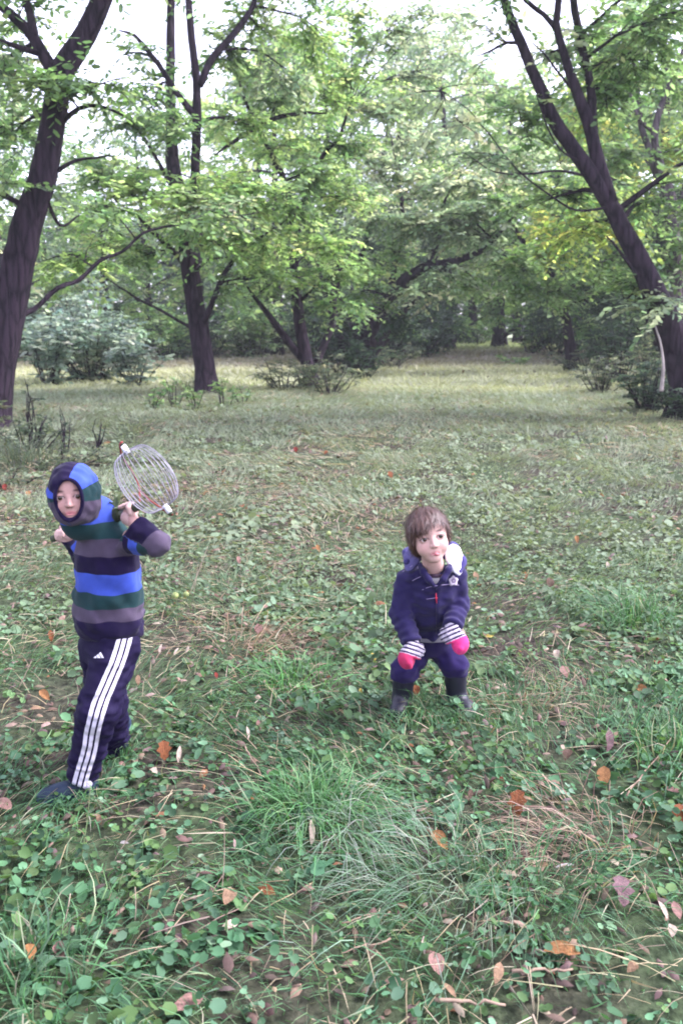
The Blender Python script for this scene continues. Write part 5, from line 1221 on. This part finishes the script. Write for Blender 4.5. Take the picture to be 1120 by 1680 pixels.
    for i, r in enumerate(rads):
        for j in range(k):
            t = 2 * math.pi * j / k; rr = r * (1 + .14 * math.sin(5 * t) * (i > 2)); V.append(bc + (u * math.cos(t) + w * math.sin(t)) * rr + nn * hs[i])
            C.append((.13, .10, .16) if i in (1, 2) else (.42, .37, .42))
    for i in range(len(rads) - 1):
        for j in range(k): F.append((i * k + j, i * k + (j + 1) % k, (i + 1) * k + (j + 1) % k, (i + 1) * k + j))
    obj('badge', mesh_np('badge', np.array(V) - base, np.array(F), fabric('badge_cloth', attr='col'), {'col': np.array(C)}, True), jo, label='grey flower-shaped badge on the jacket chest')
    # folded-down hood with white fleece lining
    hp = [at(667, 922, 3.22), at(672, 908, 3.30), at(700, 905, 3.35), at(738, 903, 3.32), at(754, 922, 3.22), at(752, 938, 3.18)]
    def hoodf(P):
        d = chain(P, hp, (.014, .022, .030, .030, .020, .010), .03)
        return d + .003 * wob(P, .05, 6)
    lo, hi = bbox(hp, .07); Vq, Fq = surfnet(hoodf, lo, hi, .0045)
    h1 = add('hood', Vq, Fq, fabric('hood_cloth', (.045, .038, .13), weave=500, sheen=.08), base, root)
    def petal(c, a, b, hl, hw, th, tilt):
        u = norm(b - a); nn = norm(np.array([tilt, -1, .45]) - u * np.dot(np.array([tilt, -1, .45]), u)); w = np.cross(u, nn); Rm = np.stack([w, u, nn])
        def f(P):
            q = (P - c) @ Rm.T
            k = 1 - .28 * np.clip(q[:, 1] / hl, -1, 1)          # narrower towards the lower point
            q = np.stack([q[:, 0] / k, q[:, 1], q[:, 2] - .10 * q[:, 0] ** 2 / hw - .12 * q[:, 1] ** 2 / hl], 1)
            return ell(q, (0, 0, 0), (hw, hl, th)) * .8 + .0012 * wob(P, .022, 3)
        return surfnet(f, c - .09, c + .09, .0032)
    Vq, Fq = petal(at(745, 919, 3.20), at(737, 893, 3.21), at(751, 946, 3.165), .060, .036, .015, .45)
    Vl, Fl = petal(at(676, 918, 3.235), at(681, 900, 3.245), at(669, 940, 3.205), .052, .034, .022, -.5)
    obj('hood_edge', mesh_np('hood_edge', Vl - base, Fl, fabric('hood_cloth_lit', (.095, .085, .20), weave=500), smooth=True), h1)  # same cloth as the hood, its lit look put into a lighter colour
    obj('fleece_lining', mesh_np('fleece_lining', Vq - base, Fq, mat('white_fleece', (.72, .70, .75), rough=.95, sheen=.1, bump=(260, .6, .003)), smooth=True), h1, label='white fleece lining of the folded hood')
    # undershirt in the neck opening
    uc = at(714, 947, 3.165)
    def shirt(P): return smin(ell((P - uc) @ np.stack([Ld, Fd, up]).T, (0, -.024, 0), (.036, .030, .040)), rcone(P, uc - Fd * .03, chest - Fd * .01, .028, .04), .02)
    Vq, Fq = surfnet(lambda P: smax(shirt(P), (P - at(714, 944, 3.15))[:, 2] - .0, .004), uc - .11, uc + .09, .0045)
    cz = np.where((Vq - uc)[:, 2] > .000, .0, 1.)[:, None]
    add('undershirt', Vq, Fq, fabric('undershirt_cloth', attr='col'), base, root, {'col': cz * np.array([[.55, .52, .52]]) + (1 - cz) * np.array([[.035, .02, .035]])})
    # pale shirt hem below the jacket
    a = np.linspace(0, 2 * np.pi, 40, endpoint=False); V, F = [], []
    for zz, s_ in ((.006, .93), (-.012, .99), (-.016, .97)):
        for t in a: V.append(hem + up * zz + Ld * .104 * s_ * math.cos(t) + Fd * .090 * s_ * math.sin(t))
    for i in range(2):
        for j in range(40): F.append((i * 40 + j, i * 40 + (j + 1) % 40, (i + 1) * 40 + (j + 1) % 40, (i + 1) * 40 + j))
    add('shirt_hem', np.array(V), np.array(F), fabric('hem_cloth', (.17, .16, .18)), base, root)
    # trousers bloused over the boots
    PT = Torso([(at(705, 1070, 3.40), .080, .072), (at(705, 1058, 3.39), .090, .082), (at(705, 1040, 3.37), .090, .082), (at(705, 1022, 3.35), .085, .075)], Ld, Fd)
    legs = ((hipL, knL, anL), (hipR, knR, anR))
    def pants(P):
        d = PT.d(P)
        for i, (a_, b, c) in enumerate(legs):
            m = b + (c - b) * .14
            e = chain(P, (a_, b, m), (.062, .049, .047), .03)
            e = e + .0055 * wob(P, .075, 14 + i) + .0035 * wob(P, .042, 9) + .003 * np.sin(np.linalg.norm(P - b, axis=1) * 130 + 2 * wob(P, .06, 2)) * np.exp(-(np.linalg.norm(P - b, axis=1) / .06) ** 2)
            e = smax(e, ((P - m) @ norm(c - b)).astype(np.float32) - .014, .012)
            d = smin(d, e, .012)
        return d
    lo, hi = bbox([hipL, knL, anL, hipR, knR, anR, at(705, 1030, 3.36)], .11)
    Vp, Fp = surfnet(pants, lo, hi, .0048)
    add('trousers', Vp, Fp, fabric('trouser_cloth', (.0135, .008, .048), weave=700, amt=.2), base, root)
    # rubber boots
    M_boot = mat('boot_rubber', (.005, .0045, .014), rough=.55, spec=.5, noise=(30, .3), bump=(60, .15, .003))
    for (b, c, tod) in ((knL, anL, (.42, -.9)), (knR, anR, (-.25, -1.))):
        tod = norm(np.array([tod[0], tod[1], 0])); sd = np.array([-tod[1], tod[0], 0])
        ft = np.array([c[0], c[1], gz + .022]); top = b + (c - b) * .10
        Rm = np.stack([sd, tod, up])
        def boot(P):
            q = (P - ft) @ Rm.T
            d = rcone(P, top, ft + up * .02, .046, .041)
            d = smin(d, ell(q, (0, .045, .0), (.037, .068, .034)), .025)
            d = smin(d, ell(q, (0, .085, -.008), (.032, .038, .027)), .02)
            d = d - .0022 * (np.abs(q[:, 2] + .032) < .006)
            d = smax(d, -q[:, 2] - .04, .005)
            return smax(d, ((P - top) @ norm(top - ft)).astype(np.float32), .004) + .002 * wob(P, .07, 3)
        lo, hi = bbox([top, ft, ft + tod * .14], .07); Vq, Fq = surfnet(boot, lo, hi, .0045)
        add('boot', Vq, Fq, M_boot, base, root)
    # gloves: pink hand, pale striped fingers curling over the inner thigh
    M_gl = fabric('glove_knit', attr='col', weave=380, sheen=.08)
    for W, H, sgn, pink in ((WrR, handR, 1, (.34, .022, .075)), (WrL, handL, -1, (.50, .03, .14))):
        ax = norm(H - W); inn = norm(Ld * sgn * 1.0 + ax * .30 - Fd * .25); out = norm(np.cross(inn, ax)) * sgn
        if out @ Fd < 0: out = -out
        pc = H + ax * .016 - inn * .004
        fr = []
        for i in range(4):
            o = W + ax * (.002 + .0155 * i) + inn * .008 + out * .016
            ln = (.036, .044, .046, .034)[::-1][i]
            fr.append([o - inn * .026, o + inn * ln * .35 + out * .006, o + inn * ln * .8 - out * .002, o + inn * ln - out * .014])
        th = [pc - inn * .010 + out * .014, pc + inn * .006 + ax * .018 + out * .022, pc + inn * .018 + ax * .030 + out * .016]
        def glove(P):
            d = ell((P - pc) @ np.stack([inn, ax, out]).T, (0, 0, 0), (.032, .040, .024))
            d = smin(d, rcone(P, W - ax * .006, pc, .025, .028), .012)
            for q in fr: d = smin(d, chain(P, q, (.0085, .0085, .0082, .0072), .004), .0035)
            return smin(d, chain(P, th, (.012, .011, .009), .005), .006)
        Vq, Fq = surfnet(glove, *bbox([W, pc, *[q[3] for q in fr], th[2]], .06), .003)
        s = (Vq - W) @ ax
        fm = np.min([np.min([seg_d(Vq, q[i], q[i + 1]) for i in range(3)], 0) for q in fr], 0)
        isf = fm < .0108
        stripe = (np.mod(s + .003, .0155) < .0088)
        C = np.tile(pink, (len(Vq), 1))
        up_ = (s < .046)
        C[up_] = np.where(stripe[up_, None], (.40, .36, .41), (.015, .01, .035))
        add('glove', Vq, Fq, M_gl, base, root, {'col': C})
# ------------------------------------------------------------------ small things on the ground
def leaf_mesh(name, mat_, shape, seed):
    """a single curled dead leaf, unit long; shape: 'lens', 'broad', 'lobed', 'slim'"""
    rng = np.random.default_rng(seed); n = 7
    t = np.linspace(0, 1, n)
    w = {'lens': .23 * np.sin(np.pi * t ** .9) ** .8, 'broad': .33 * np.sin(np.pi * t ** .8) ** .7, 'slim': .13 * np.sin(np.pi * t) ** .7,
         'lobed': .30 * np.sin(np.pi * t ** .85) ** .7 * (1 + .38 * np.array([0, .6, -.7, .8, -.7, .6, 0]))}[shape]
    w = np.maximum(w, .008)
    arch = .10 * np.sin(np.pi * t) * rng.uniform(.3, 1.3) + .10 * rng.uniform(-.5, 1) * t ** 2; twist = rng.uniform(-.5, .5) * t; cup = rng.uniform(.1, .7)
    V = []
    for i in range(n):
        c, s_ = math.cos(twist[i]), math.sin(twist[i])
        for u in (-1, 0, 1):
            x = u * w[i]; z = abs(u) * w[i] * cup * (1 + .4 * rng.normal()); V.append((x * c - z * s_, t[i] - .5, arch[i] + x * s_ + z * c))
    F = [(i * 3 + j, i * 3 + j + 1, i * 3 + j + 4, i * 3 + j + 3) for i in range(n - 1) for j in range(2)]
    me = mesh_np(name, V, np.array(F), mat_, smooth=True)
    return me
TONES = {'rust': ((.19, .065, .022), 'rust brown'), 'orange': ((.30, .145, .055), 'orange tan'), 'tan': ((.27, .17, .10), 'tan'), 'cream': ((.46, .37, .29), 'pale cream'), 'purple': ((.17, .10, .105), 'purplish brown'),
         'pink': ((.28, .16, .13), 'pinkish brown'), 'red': ((.21, .035, .025), 'dull red'), 'brown': ((.10, .060, .040), 'dark brown'), 'yellow': ((.42, .32, .07), 'yellow'), 'silver': ((.33, .31, .29), 'silvery grey')}
LEAVES = [(848, 1340, 24, 85, 'rust', 'lobed'), (720, 1397, 24, 40, 'orange', 'lens'), (989, 1292, 17, 80, 'orange', 'broad'), (994, 1236, 22, 95, 'purple', 'lens'), (1017, 1485, 28, 75, 'purple', 'lobed'), (920, 1579, 38, 8, 'orange', 'lens'),
  (1085, 1510, 19, 55, 'cream', 'slim'), (1108, 1512, 18, 60, 'pink', 'lens'), (1098, 1545, 12, 80, 'cream', 'broad'), (1035, 1605, 13, 150, 'tan', 'broad'), (815, 1617, 20, 110, 'tan', 'lens'), (715, 1600, 22, 70, 'pink', 'broad'), (735, 1640, 24, 55, 'tan', 'slim'), (695, 1570, 16, 85, 'cream', 'slim'),
  (612, 1520, 16, 20, 'pink', 'broad'), (607, 1302, 12, 160, 'rust', 'lens'), (820, 1290, 9, 30, 'red', 'lens'), (1103, 1307, 16, 20, 'pink', 'broad'), (1112, 1355, 18, 80, 'rust', 'lobed'), (890, 1432, 13, 10, 'tan', 'lens'), (925, 1434, 19, 170, 'silver', 'slim'), (862, 1322, 16, 15, 'tan', 'slim'),
  (510, 1388, 22, 88, 'cream', 'slim'), (438, 1475, 21, 25, 'rust', 'lens'), (377, 1488, 18, 130, 'tan', 'broad'), (377, 1533, 21, 155, 'cream', 'lens'), (295, 1255, 15, 110, 'cream', 'slim'), (270, 1250, 17, 80, 'rust', 'lobed'), (252, 1279, 9, 20, 'cream', 'broad'), (406, 1219, 12, 80, 'cream', 'slim'), (460, 1210, 14, 170, 'red', 'lens'), (425, 1205, 10, 70, 'pink', 'lens'),
  (308, 1662, 36, 160, 'pink', 'lens'), (398, 1307, 8, 0, 'cream', 'lens'), (412, 1322, 7, 20, 'orange', 'lens'), (50, 1583, 16, 85, 'orange', 'broad'), (100, 1577, 15, 45, 'pink', 'broad'), (330, 1600, 13, 100, 'brown', 'broad'), (505, 1472, 14, 175, 'pink', 'lens'), (8, 1335, 18, 20, 'pink', 'broad'),
  (522, 910, 10, 30, 'orange', 'lens'), (425, 1045, 13, 40, 'pink', 'broad'), (355, 1120, 8, 60, 'red', 'lens'), (540, 1120, 7, 20, 'red', 'lens'), (85, 1057, 13, 80, 'rust', 'lens'), (265, 1078, 12, 130, 'cream', 'slim'), (290, 1080, 11, 150, 'cream', 'slim'), (228, 1130, 12, 80, 'tan', 'lens'), (10, 808, 10, 40, 'red', 'broad'), (47, 818, 9, 20, 'orange', 'broad'), (400, 838, 14, 10, 'rust', 'lobed'),
  (75, 1155, 14, 20, 'orange', 'lens'), (60, 1172, 12, 0, 'tan', 'lens'), (485, 745, 8, 30, 'red', 'broad'), (535, 748, 8, 170, 'rust', 'broad'), (392, 930, 10, 50, 'pink', 'lens'), (912, 1087, 11, 80, 'cream', 'broad'), (925, 1115, 15, 40, 'pink', 'broad'), (1052, 1140, 21, 25, 'orange', 'lens'), (802, 1052, 12, 0, 'yellow', 'lens'), (815, 1137, 9, 0, 'cream', 'lens'), (900, 970, 13, 60, 'brown', 'broad'),
  (612, 1090, 10, 50, 'yellow', 'broad'), (592, 1146, 8, 60, 'yellow', 'lens'), (1082, 1102, 13, 150, 'red', 'lens'), (995, 937, 8, 60, 'cream', 'lens'), (1070, 860, 10, 80, 'cream', 'lens'), (780, 957, 12, 35, 'tan', 'lens'), (860, 955, 9, 100, 'rust', 'lens'), (945, 895, 12, 40, 'orange', 'lens'), (682, 1146, 12, 70, 'rust', 'broad'), (845, 740, 12, 0, 'brown', 'lobed'), (640, 787, 11, 20, 'rust', 'lobed'), (985, 882, 12, 0, 'tan', 'lens'),
  (165, 1360, 10, 60, 'tan', 'lens'), (205, 1395, 9, 0, 'silver', 'lens'), (770, 1320, 10, 120, 'brown', 'lens'), (560, 1180, 9, 30, 'tan', 'lens'), (930, 1255, 12, 140, 'brown', 'broad'), (660, 1500, 12, 30, 'tan', 'lens')]
MARKS = [(160, 1310, 'beside the track-suited child\'s shoe'), (540, 1310, 'by the lush grass tussock'), (720, 1170, 'by the boots of the bending child'), (930, 1370, 'on the patch of flattened straw'), (880, 1612, 'near the two lying sticks'), (290, 985, 'near the fallen green nuts'), (440, 1065, 'on the hay patch between the children'),
         (40, 790, 'near the foot of the thick leaning trunk'), (300, 1550, 'among round clover leaves and pale standing stalks'), (1090, 1150, 'in the lush grass right of the bending child'), (1000, 880, 'in the open clover behind the bending child'), (500, 780, 'far out in the clearing behind the wire basket'), (1080, 1500, 'among the cluster of dead leaves at the clearing\'s right')]
def fallen_leaves():
    rng = np.random.default_rng(15); cache = {}; made = []
    SH = {'lens': 'pointed', 'broad': 'broad', 'slim': 'narrow', 'lobed': 'lobed'}
    for i, (x, y, hl, ang, tone, shape) in enumerate(LEAVES):
        col, word = TONES[tone]
        key = (tone, shape, i % 2)
        if key not in cache:
            m = mat('dead_leaf_' + tone, tuple(v * .78 for v in col), rough=.75, spec=.25, trans=.12, noise=(7, .35), bump=(14, .5, .02)) if tone not in cache else cache[tone]
            cache[tone] = m; cache[key] = leaf_mesh('fallen_leaf', m, shape, i)
        a = math.radians(ang); p0 = gpt(x - hl * math.cos(a), y - hl * math.sin(a)); p1 = gpt(x + hl * math.cos(a), y + hl * math.sin(a))
        c = gpt(x, y); d = p1 - p0; L = np.linalg.norm(d); lim = 2 * hl / FPX * c[1] * 1.35
        tilt = 0. if L < lim else math.acos(min(1, lim / L)) * .8
        L = min(L, lim) * (.80 if y > 1150 else .62 if y > 900 else .50); d = norm(d)
        d = norm(np.array([d[0] * math.cos(tilt), d[1] * math.cos(tilt), 0]) + np.array([0, 0, math.sin(tilt) * (1 if d[1] > 0 else -1)]))
        up = norm(np.array([0, -.25, 1.]) + rng.normal(0, .22, 3)); xx = norm(np.cross(d, up)); zz = np.cross(xx, d)
        lab = f'{word} {SH[shape]} fallen leaf ' + min(MARKS, key=lambda q: math.hypot(q[0] - x, (q[1] - y) * 1.2))[2]
        o = obj('fallen_leaf', cache[key], label=lab, category='leaf', group='dead leaves lying on the ground cover')
        M = Matrix(((xx[0], d[0], zz[0], 0), (xx[1], d[1], zz[1], 0), (xx[2], d[2], zz[2], 0), (0, 0, 0, 1))) @ Matrix.Scale(L, 4)
        M.translation = Vector((c[0], c[1], c[2] + .024 + .4 * L * abs(math.sin(tilt)))); o.matrix_world = M; o['size'] = L; made.append(o)
    single_out(made, lambda o: o['size'])
    for o in made: del o['size']
def tussocks():
    def T(x, y, n, L0, spread, label, lean=(0, 0, 1), cols=None, seed=0, width=.0024):
        rng = np.random.default_rng(seed + 900); b = gpt(x, y)
        q = rng.normal(0, 1, (n, 2)) * spread * .5
        P = np.stack([q[:, 0], q[:, 1], G(b[0] + q[:, 0], b[1] + q[:, 1]) - b[2] - .005], -1)
        D = np.stack([q[:, 0], q[:, 1], np.zeros(n)], -1) / spread * .9 + np.array([0, 0, 1.]) * (.5 + .6 * rng.random((n, 1))) + np.array(lean, float) * (.4 + .5 * rng.random((n, 1))) + rng.normal(0, .3, (n, 3)) * [1, 1, .3]
        N = np.cross(D, np.cross([0, 0, 1.], D)) * -1 + rng.normal(0, .3, (n, 3)); N = np.cross(np.cross(D, [0, 0, 1.]) + rng.normal(0, .3, (n, 3)), D)
        c = pick_cols(rng, n, cols or [(.050, .135, .052), (.075, .18, .07), (.036, .095, .042), (.12, .20, .10), (.22, .23, .15)], (4, 4, 4, 2, 1.4), .3)
        L = L0 * (.5 + .8 * rng.random(n))
        fine = _t([(-1, 0, 0), (1, 0, 0), (-.9, .25, .08), (.9, .25, .08), (-.75, .5, .09), (.75, .5, .09), (-.5, .75, .01), (.5, .75, .01), (0, 1, -.20)], [[(0, 1, 3, 2), (2, 3, 5, 4), (4, 5, 7, 6)], [(6, 7, 8)]])
        v, f, c = scatter(fine, P, D, N, L, width * (.6 + .8 * rng.random(n)), c, lift=2.2)
        o = obj('grass_tussock', mesh_np('grass_tussock', v, f, M_blade, {'col': c}), label=label, category='grass tuft', kind='stuff'); o.location = b
    T(515, 1335, 420, .165, .17, 'lush green grass tussock in front of the bending child', (.25, -.25, 0), [(.060, .165, .055), (.085, .21, .075), (.045, .12, .045), (.13, .24, .10), (.19, .25, .14)], seed=1)
    T(580, 1380, 150, .16, .12, 'silvery trailing grass beside the lush tussock', (.15, -.6, -.2), [(.16, .20, .15), (.22, .25, .20), (.10, .17, .10)] + [(.12, .2, .12)] * 2, 2, .0018)
    T(700, 1455, 420, .19, .26, 'fine swirling grass matted flat below the lush tussock', (-.9, -.3, -.55), [(.07, .15, .075), (.11, .18, .11), (.16, .21, .15), (.05, .11, .055), (.22, .24, .17)], 3, .0014)
    T(700, 1172, 70, .13, .12, 'long arching grass between the bending child\'s boots', (.6, -.5, 0), seed=4)
    T(1040, 1020, 260, .22, .22, 'bright green grass clump right of the bending child', (-.2, -.2, 0), seed=5)
    T(480, 1125, 200, .15, .20, 'bright green low grass beside the hay patch', (0, -.2, 0), [(.06, .18, .05), (.09, .23, .07), (.05, .14, .045), (.12, .25, .09), (.15, .22, .1)], 6)
    T(880, 1470, 260, .17, .24, 'fine green grass in front of the flattened straw patch', (.3, -.3, -.1), seed=7, width=.0016)
    T(940, 1375, 240, .22, .22, 'patch of flattened dry straw', (-1.3, .1, -1.25), [(.24, .18, .12), (.17, .12, .085), (.29, .23, .16), (.12, .08, .06), (.2, .13, .1)], 8, .0016)
    T(430, 1060, 260, .24, .26, 'hay patch of dry tan grass between the children', (1.2, .3, -1.25), [(.24, .17, .11), (.17, .11, .075), (.28, .21, .14), (.12, .08, .055), (.22, .12, .07)], 9, .0018)
    T(870, 1150, 140, .20, .2, 'dry tan grass right of the bending child\'s boots', (1.2, -.1, -1.25), [(.22, .16, .11), (.15, .10, .075), (.26, .2, .14), (.10, .07, .05), (.18, .10, .07)], 10, .0018)
    T(1080, 1240, 160, .2, .2, 'dull green grass beside the propped purple leaf', (-.2, -.2, 0), seed=11)
    T(125, 1316, 190, .085, .14, 'short grass covering the track-suited child\'s shoe', (.1, -.6, 0), seed=12)
    T(668, 1172, 90, .08, .08, 'short grass round the bending child\'s right boot', (.1, -.5, 0), seed=17)
    T(760, 1186, 80, .07, .08, 'short grass round the bending child\'s left boot', (-.1, -.5, 0), seed=18)
    T(200, 1240, 90, .09, .10, 'short grass round the track-suited child\'s rear foot', (.1, -.4, 0), seed=19)
    T(60, 1620, 200, .14, .24, 'bright low grass in the round clover', (.2, -.2, 0), seed=13)
    T(330, 640, 260, .5, .55, 'tall pale grass round the foot of the upright trunk', (0, 0, .3), [(.15, .19, .10), (.10, .15, .07), (.22, .23, .13), (.08, .12, .06), (.2, .2, .12)], 14, .006)
    T(1090, 665, 260, .5, .5, 'tall dull weeds at the foot of the leaning twin-stemmed tree', (0, 0, .3), [(.07, .10, .06), (.05, .08, .045), (.10, .13, .08), (.04, .06, .035), (.13, .13, .1)], 15, .005)
    T(30, 760, 240, .38, .5, 'dull tall grass at the foot of the thick leaning trunk', (0, 0, .3), [(.06, .09, .05), (.05, .07, .045), (.09, .11, .07), (.04, .05, .035), (.12, .12, .09)], 16, .004)
def stalks():
    M_st = mat('dry_stalk', (.30, .24, .17), rough=.8, noise=(30, .3)); M_sk = mat('stick_bark', (.21, .15, .105), rough=.9, noise=(25, .35), bump=(60, .5, .004))
    M_gs = mat('green_stalk', (.14, .19, .08), rough=.7, noise=(30, .25))
    for name, x0, y0, x1, y1, m, r, lab, cat in (('dry_stalk', 219, 1530, 222, 1455, M_st, .0018, 'pale dry stalk standing alone in the round clover', 'stalk'), ('dry_stalk', 363, 1468, 368, 1350, M_st, .0015, 'tall thin dry stalk left of the lush grass tussock', 'stalk'),
            ('grass_stalk', 131, 1418, 149, 1290, M_gs, .0018, 'green stalk standing in front of the track-suited child\'s shoe', 'stalk'), ('dry_stalk', 98, 1535, 116, 1466, M_st, .0022, 'short tan stalk leaning in the clover left of the pale standing stalk', 'stalk'),
            ('dry_stalk', 1022, 1392, 1017, 1330, M_st, .0018, 'thin dry stalk standing in the flattened straw', 'stalk'), ('dry_stalk', 854, 1172, 852, 1134, M_st, .0025, 'tan broken stalk upright right of the bending child\'s boots', 'stalk'),
            ('dry_stalk', 310, 975, 341, 896, M_st, .0032, 'bent tan stalk near the fallen green nuts', 'stalk'), ('dry_stalk', 316, 978, 325, 925, M_st, .0022, 'shorter tan stalk near the fallen green nuts', 'stalk'), ('dry_stalk', 28, 1130, 52, 1085, M_st, .0025, 'tan stalk left of the track-suited child', 'stalk'), ('dry_stalk', 22, 1090, 14, 1048, M_st, .0022, 'pale stalk farthest left of the track-suited child', 'stalk')):
        b = gpt(x0, y0); t = at(x1, y1, b[1] + .02); P = smooth_path(np.array([b - [0, 0, .01], b * .5 + t * .5 + [.004, 0, 0], t]), .02)
        V, F = tube(P - b, np.linspace(r, r * .5, len(P)), 6); o = obj(name, mesh_np(name, V, F, m, smooth=True), label=lab, category=cat); o.location = b
    for x0, y0, x1, y1, r, lab in ((838, 1614, 938, 1608, .0042, 'straight tan stick lying among clover'), (712, 1662, 828, 1668, .0048, 'thicker pale stick lying beside narrow dead leaves'), (402, 1238, 428, 1284, .0034, 'short tan twig lying behind the lush tussock'),
            (1026, 1322, 1100, 1222, .0030, 'long thin twig slanting past the propped purple leaf'), (500, 1050, 585, 1000, .0042, 'pale twig on the hay patch between the children'), (830, 1150, 770, 1156, .0030, 'tan twig lying right of the bending child\'s boots'), (640, 1560, 560, 1582, .0026, 'thin twig lying in front of the fine swirling grass'), (560, 1535, 640, 1512, .0024, 'faint thin twig by the pinkish broad leaf')):
        a = gpt(x0, y0) + [0, 0, .035]; b = gpt(x1, y1) + [0, 0, .03]; rng = np.random.default_rng(int(x0))
        P = np.linspace(a, b, 9); P[1:-1] += rng.normal(0, .003, (7, 3)); V, F = tube(P - a, np.linspace(r, r * .6, 9), 7, rough=.1)
        o = obj('twig', mesh_np('twig', V, F, M_sk, smooth=True), label=lab, category='twig'); o.location = a
    # nuts
    M_nut = mat('green_husk', (.19, .23, .075), rough=.6, noise=(60, .3), bump=(120, .5, .003))
    for i, (x, y, r, lab) in enumerate(((288, 990, .020, 'pale green fallen nut behind the track-suited child, larger of the touching pair'), (306, 987, .017, 'pale green fallen nut, smaller of the touching pair'), (539, 885, .018, 'yellow-green fallen nut alone in the clover between the children'))):
        p = gpt(x, y); V, F = [], []; k = 14; rings = 9; rng = np.random.default_rng(i)
        for a in range(rings + 1):
            th = math.pi * a / rings
            for j in range(k):
                ph = 2 * math.pi * j / k; rr = r * (1 + .05 * math.sin(3 * ph + i) * math.sin(th) + .08 * math.cos(th) ** 4); V.append((rr * math.sin(th) * math.cos(ph), rr * math.sin(th) * math.sin(ph), rr * math.cos(th)))
        for a in range(rings):
            for j in range(k): F.append((a * k + j, (a + 1) * k + j, (a + 1) * k + (j + 1) % k, a * k + (j + 1) % k))
        o = obj('green_nut', mesh_np('green_nut', V, np.array(F), M_nut, smooth=True), label=lab, category='nut'); o.location = p + [0, 0, r + .025]; o.rotation_euler = (.7 * i, .4, i)
    # pale broken branch leaning against the right-hand tree
    b = gpt(1084, 640); M_pale = mat('bare_wood', (.24, .21, .19), rough=.8, noise=(8, .3), bump=(30, .4, .01))
    P = smooth_path(np.array([at(1084, 642, 13.3), at(1087, 600, 13.3), at(1083, 565, 13.35), at(1074, 535, 13.4)]), .05); V, F = tube(P - b, np.linspace(.032, .010, len(P)), 8, rough=.15)
    r_ = obj('broken_branch', mesh_np('broken_branch', V, F, M_pale, smooth=True), label='pale bare broken branch propped against the leaning twin-stemmed tree', category='branch'); r_.location = b
def haze():
    lo, hi = np.array([-130., -8, -1.2]), np.array([130., 125, 25.0])
    V = [(x, y, z) for z in (lo[2], hi[2]) for y in (lo[1], hi[1]) for x in (lo[0], hi[0])]
    F = np.array([(0, 2, 3, 1), (4, 5, 7, 6), (0, 1, 5, 4), (2, 6, 7, 3), (0, 4, 6, 2), (1, 3, 7, 5)])
    m = bpy.data.materials.new('haze'); m.use_nodes = True; n, l = m.node_tree.nodes, m.node_tree.links
    n.remove(n['Principled BSDF']); v = n.new('ShaderNodeVolumePrincipled'); v.inputs['Density'].default_value = HAZE
    v.inputs['Color'].default_value = (.86, .92, .90, 1); v.inputs['Anisotropy'].default_value = .2
    l.new(v.outputs[0], n['Material Output'].inputs['Volume'])
    obj('haze', mesh_np('haze', V, F, m), kind='stuff', label='thin pale haze filling the clearing', category='haze')
HAZE = .006
# ------------------------------------------------------------------ build: setting first, then people, then small things
HAZE = .0009
ground(); big_trees(); wood(); shrubs(); haze()
cover()
build_walker(); build_bender()
tussocks(); fallen_leaves(); stalks()
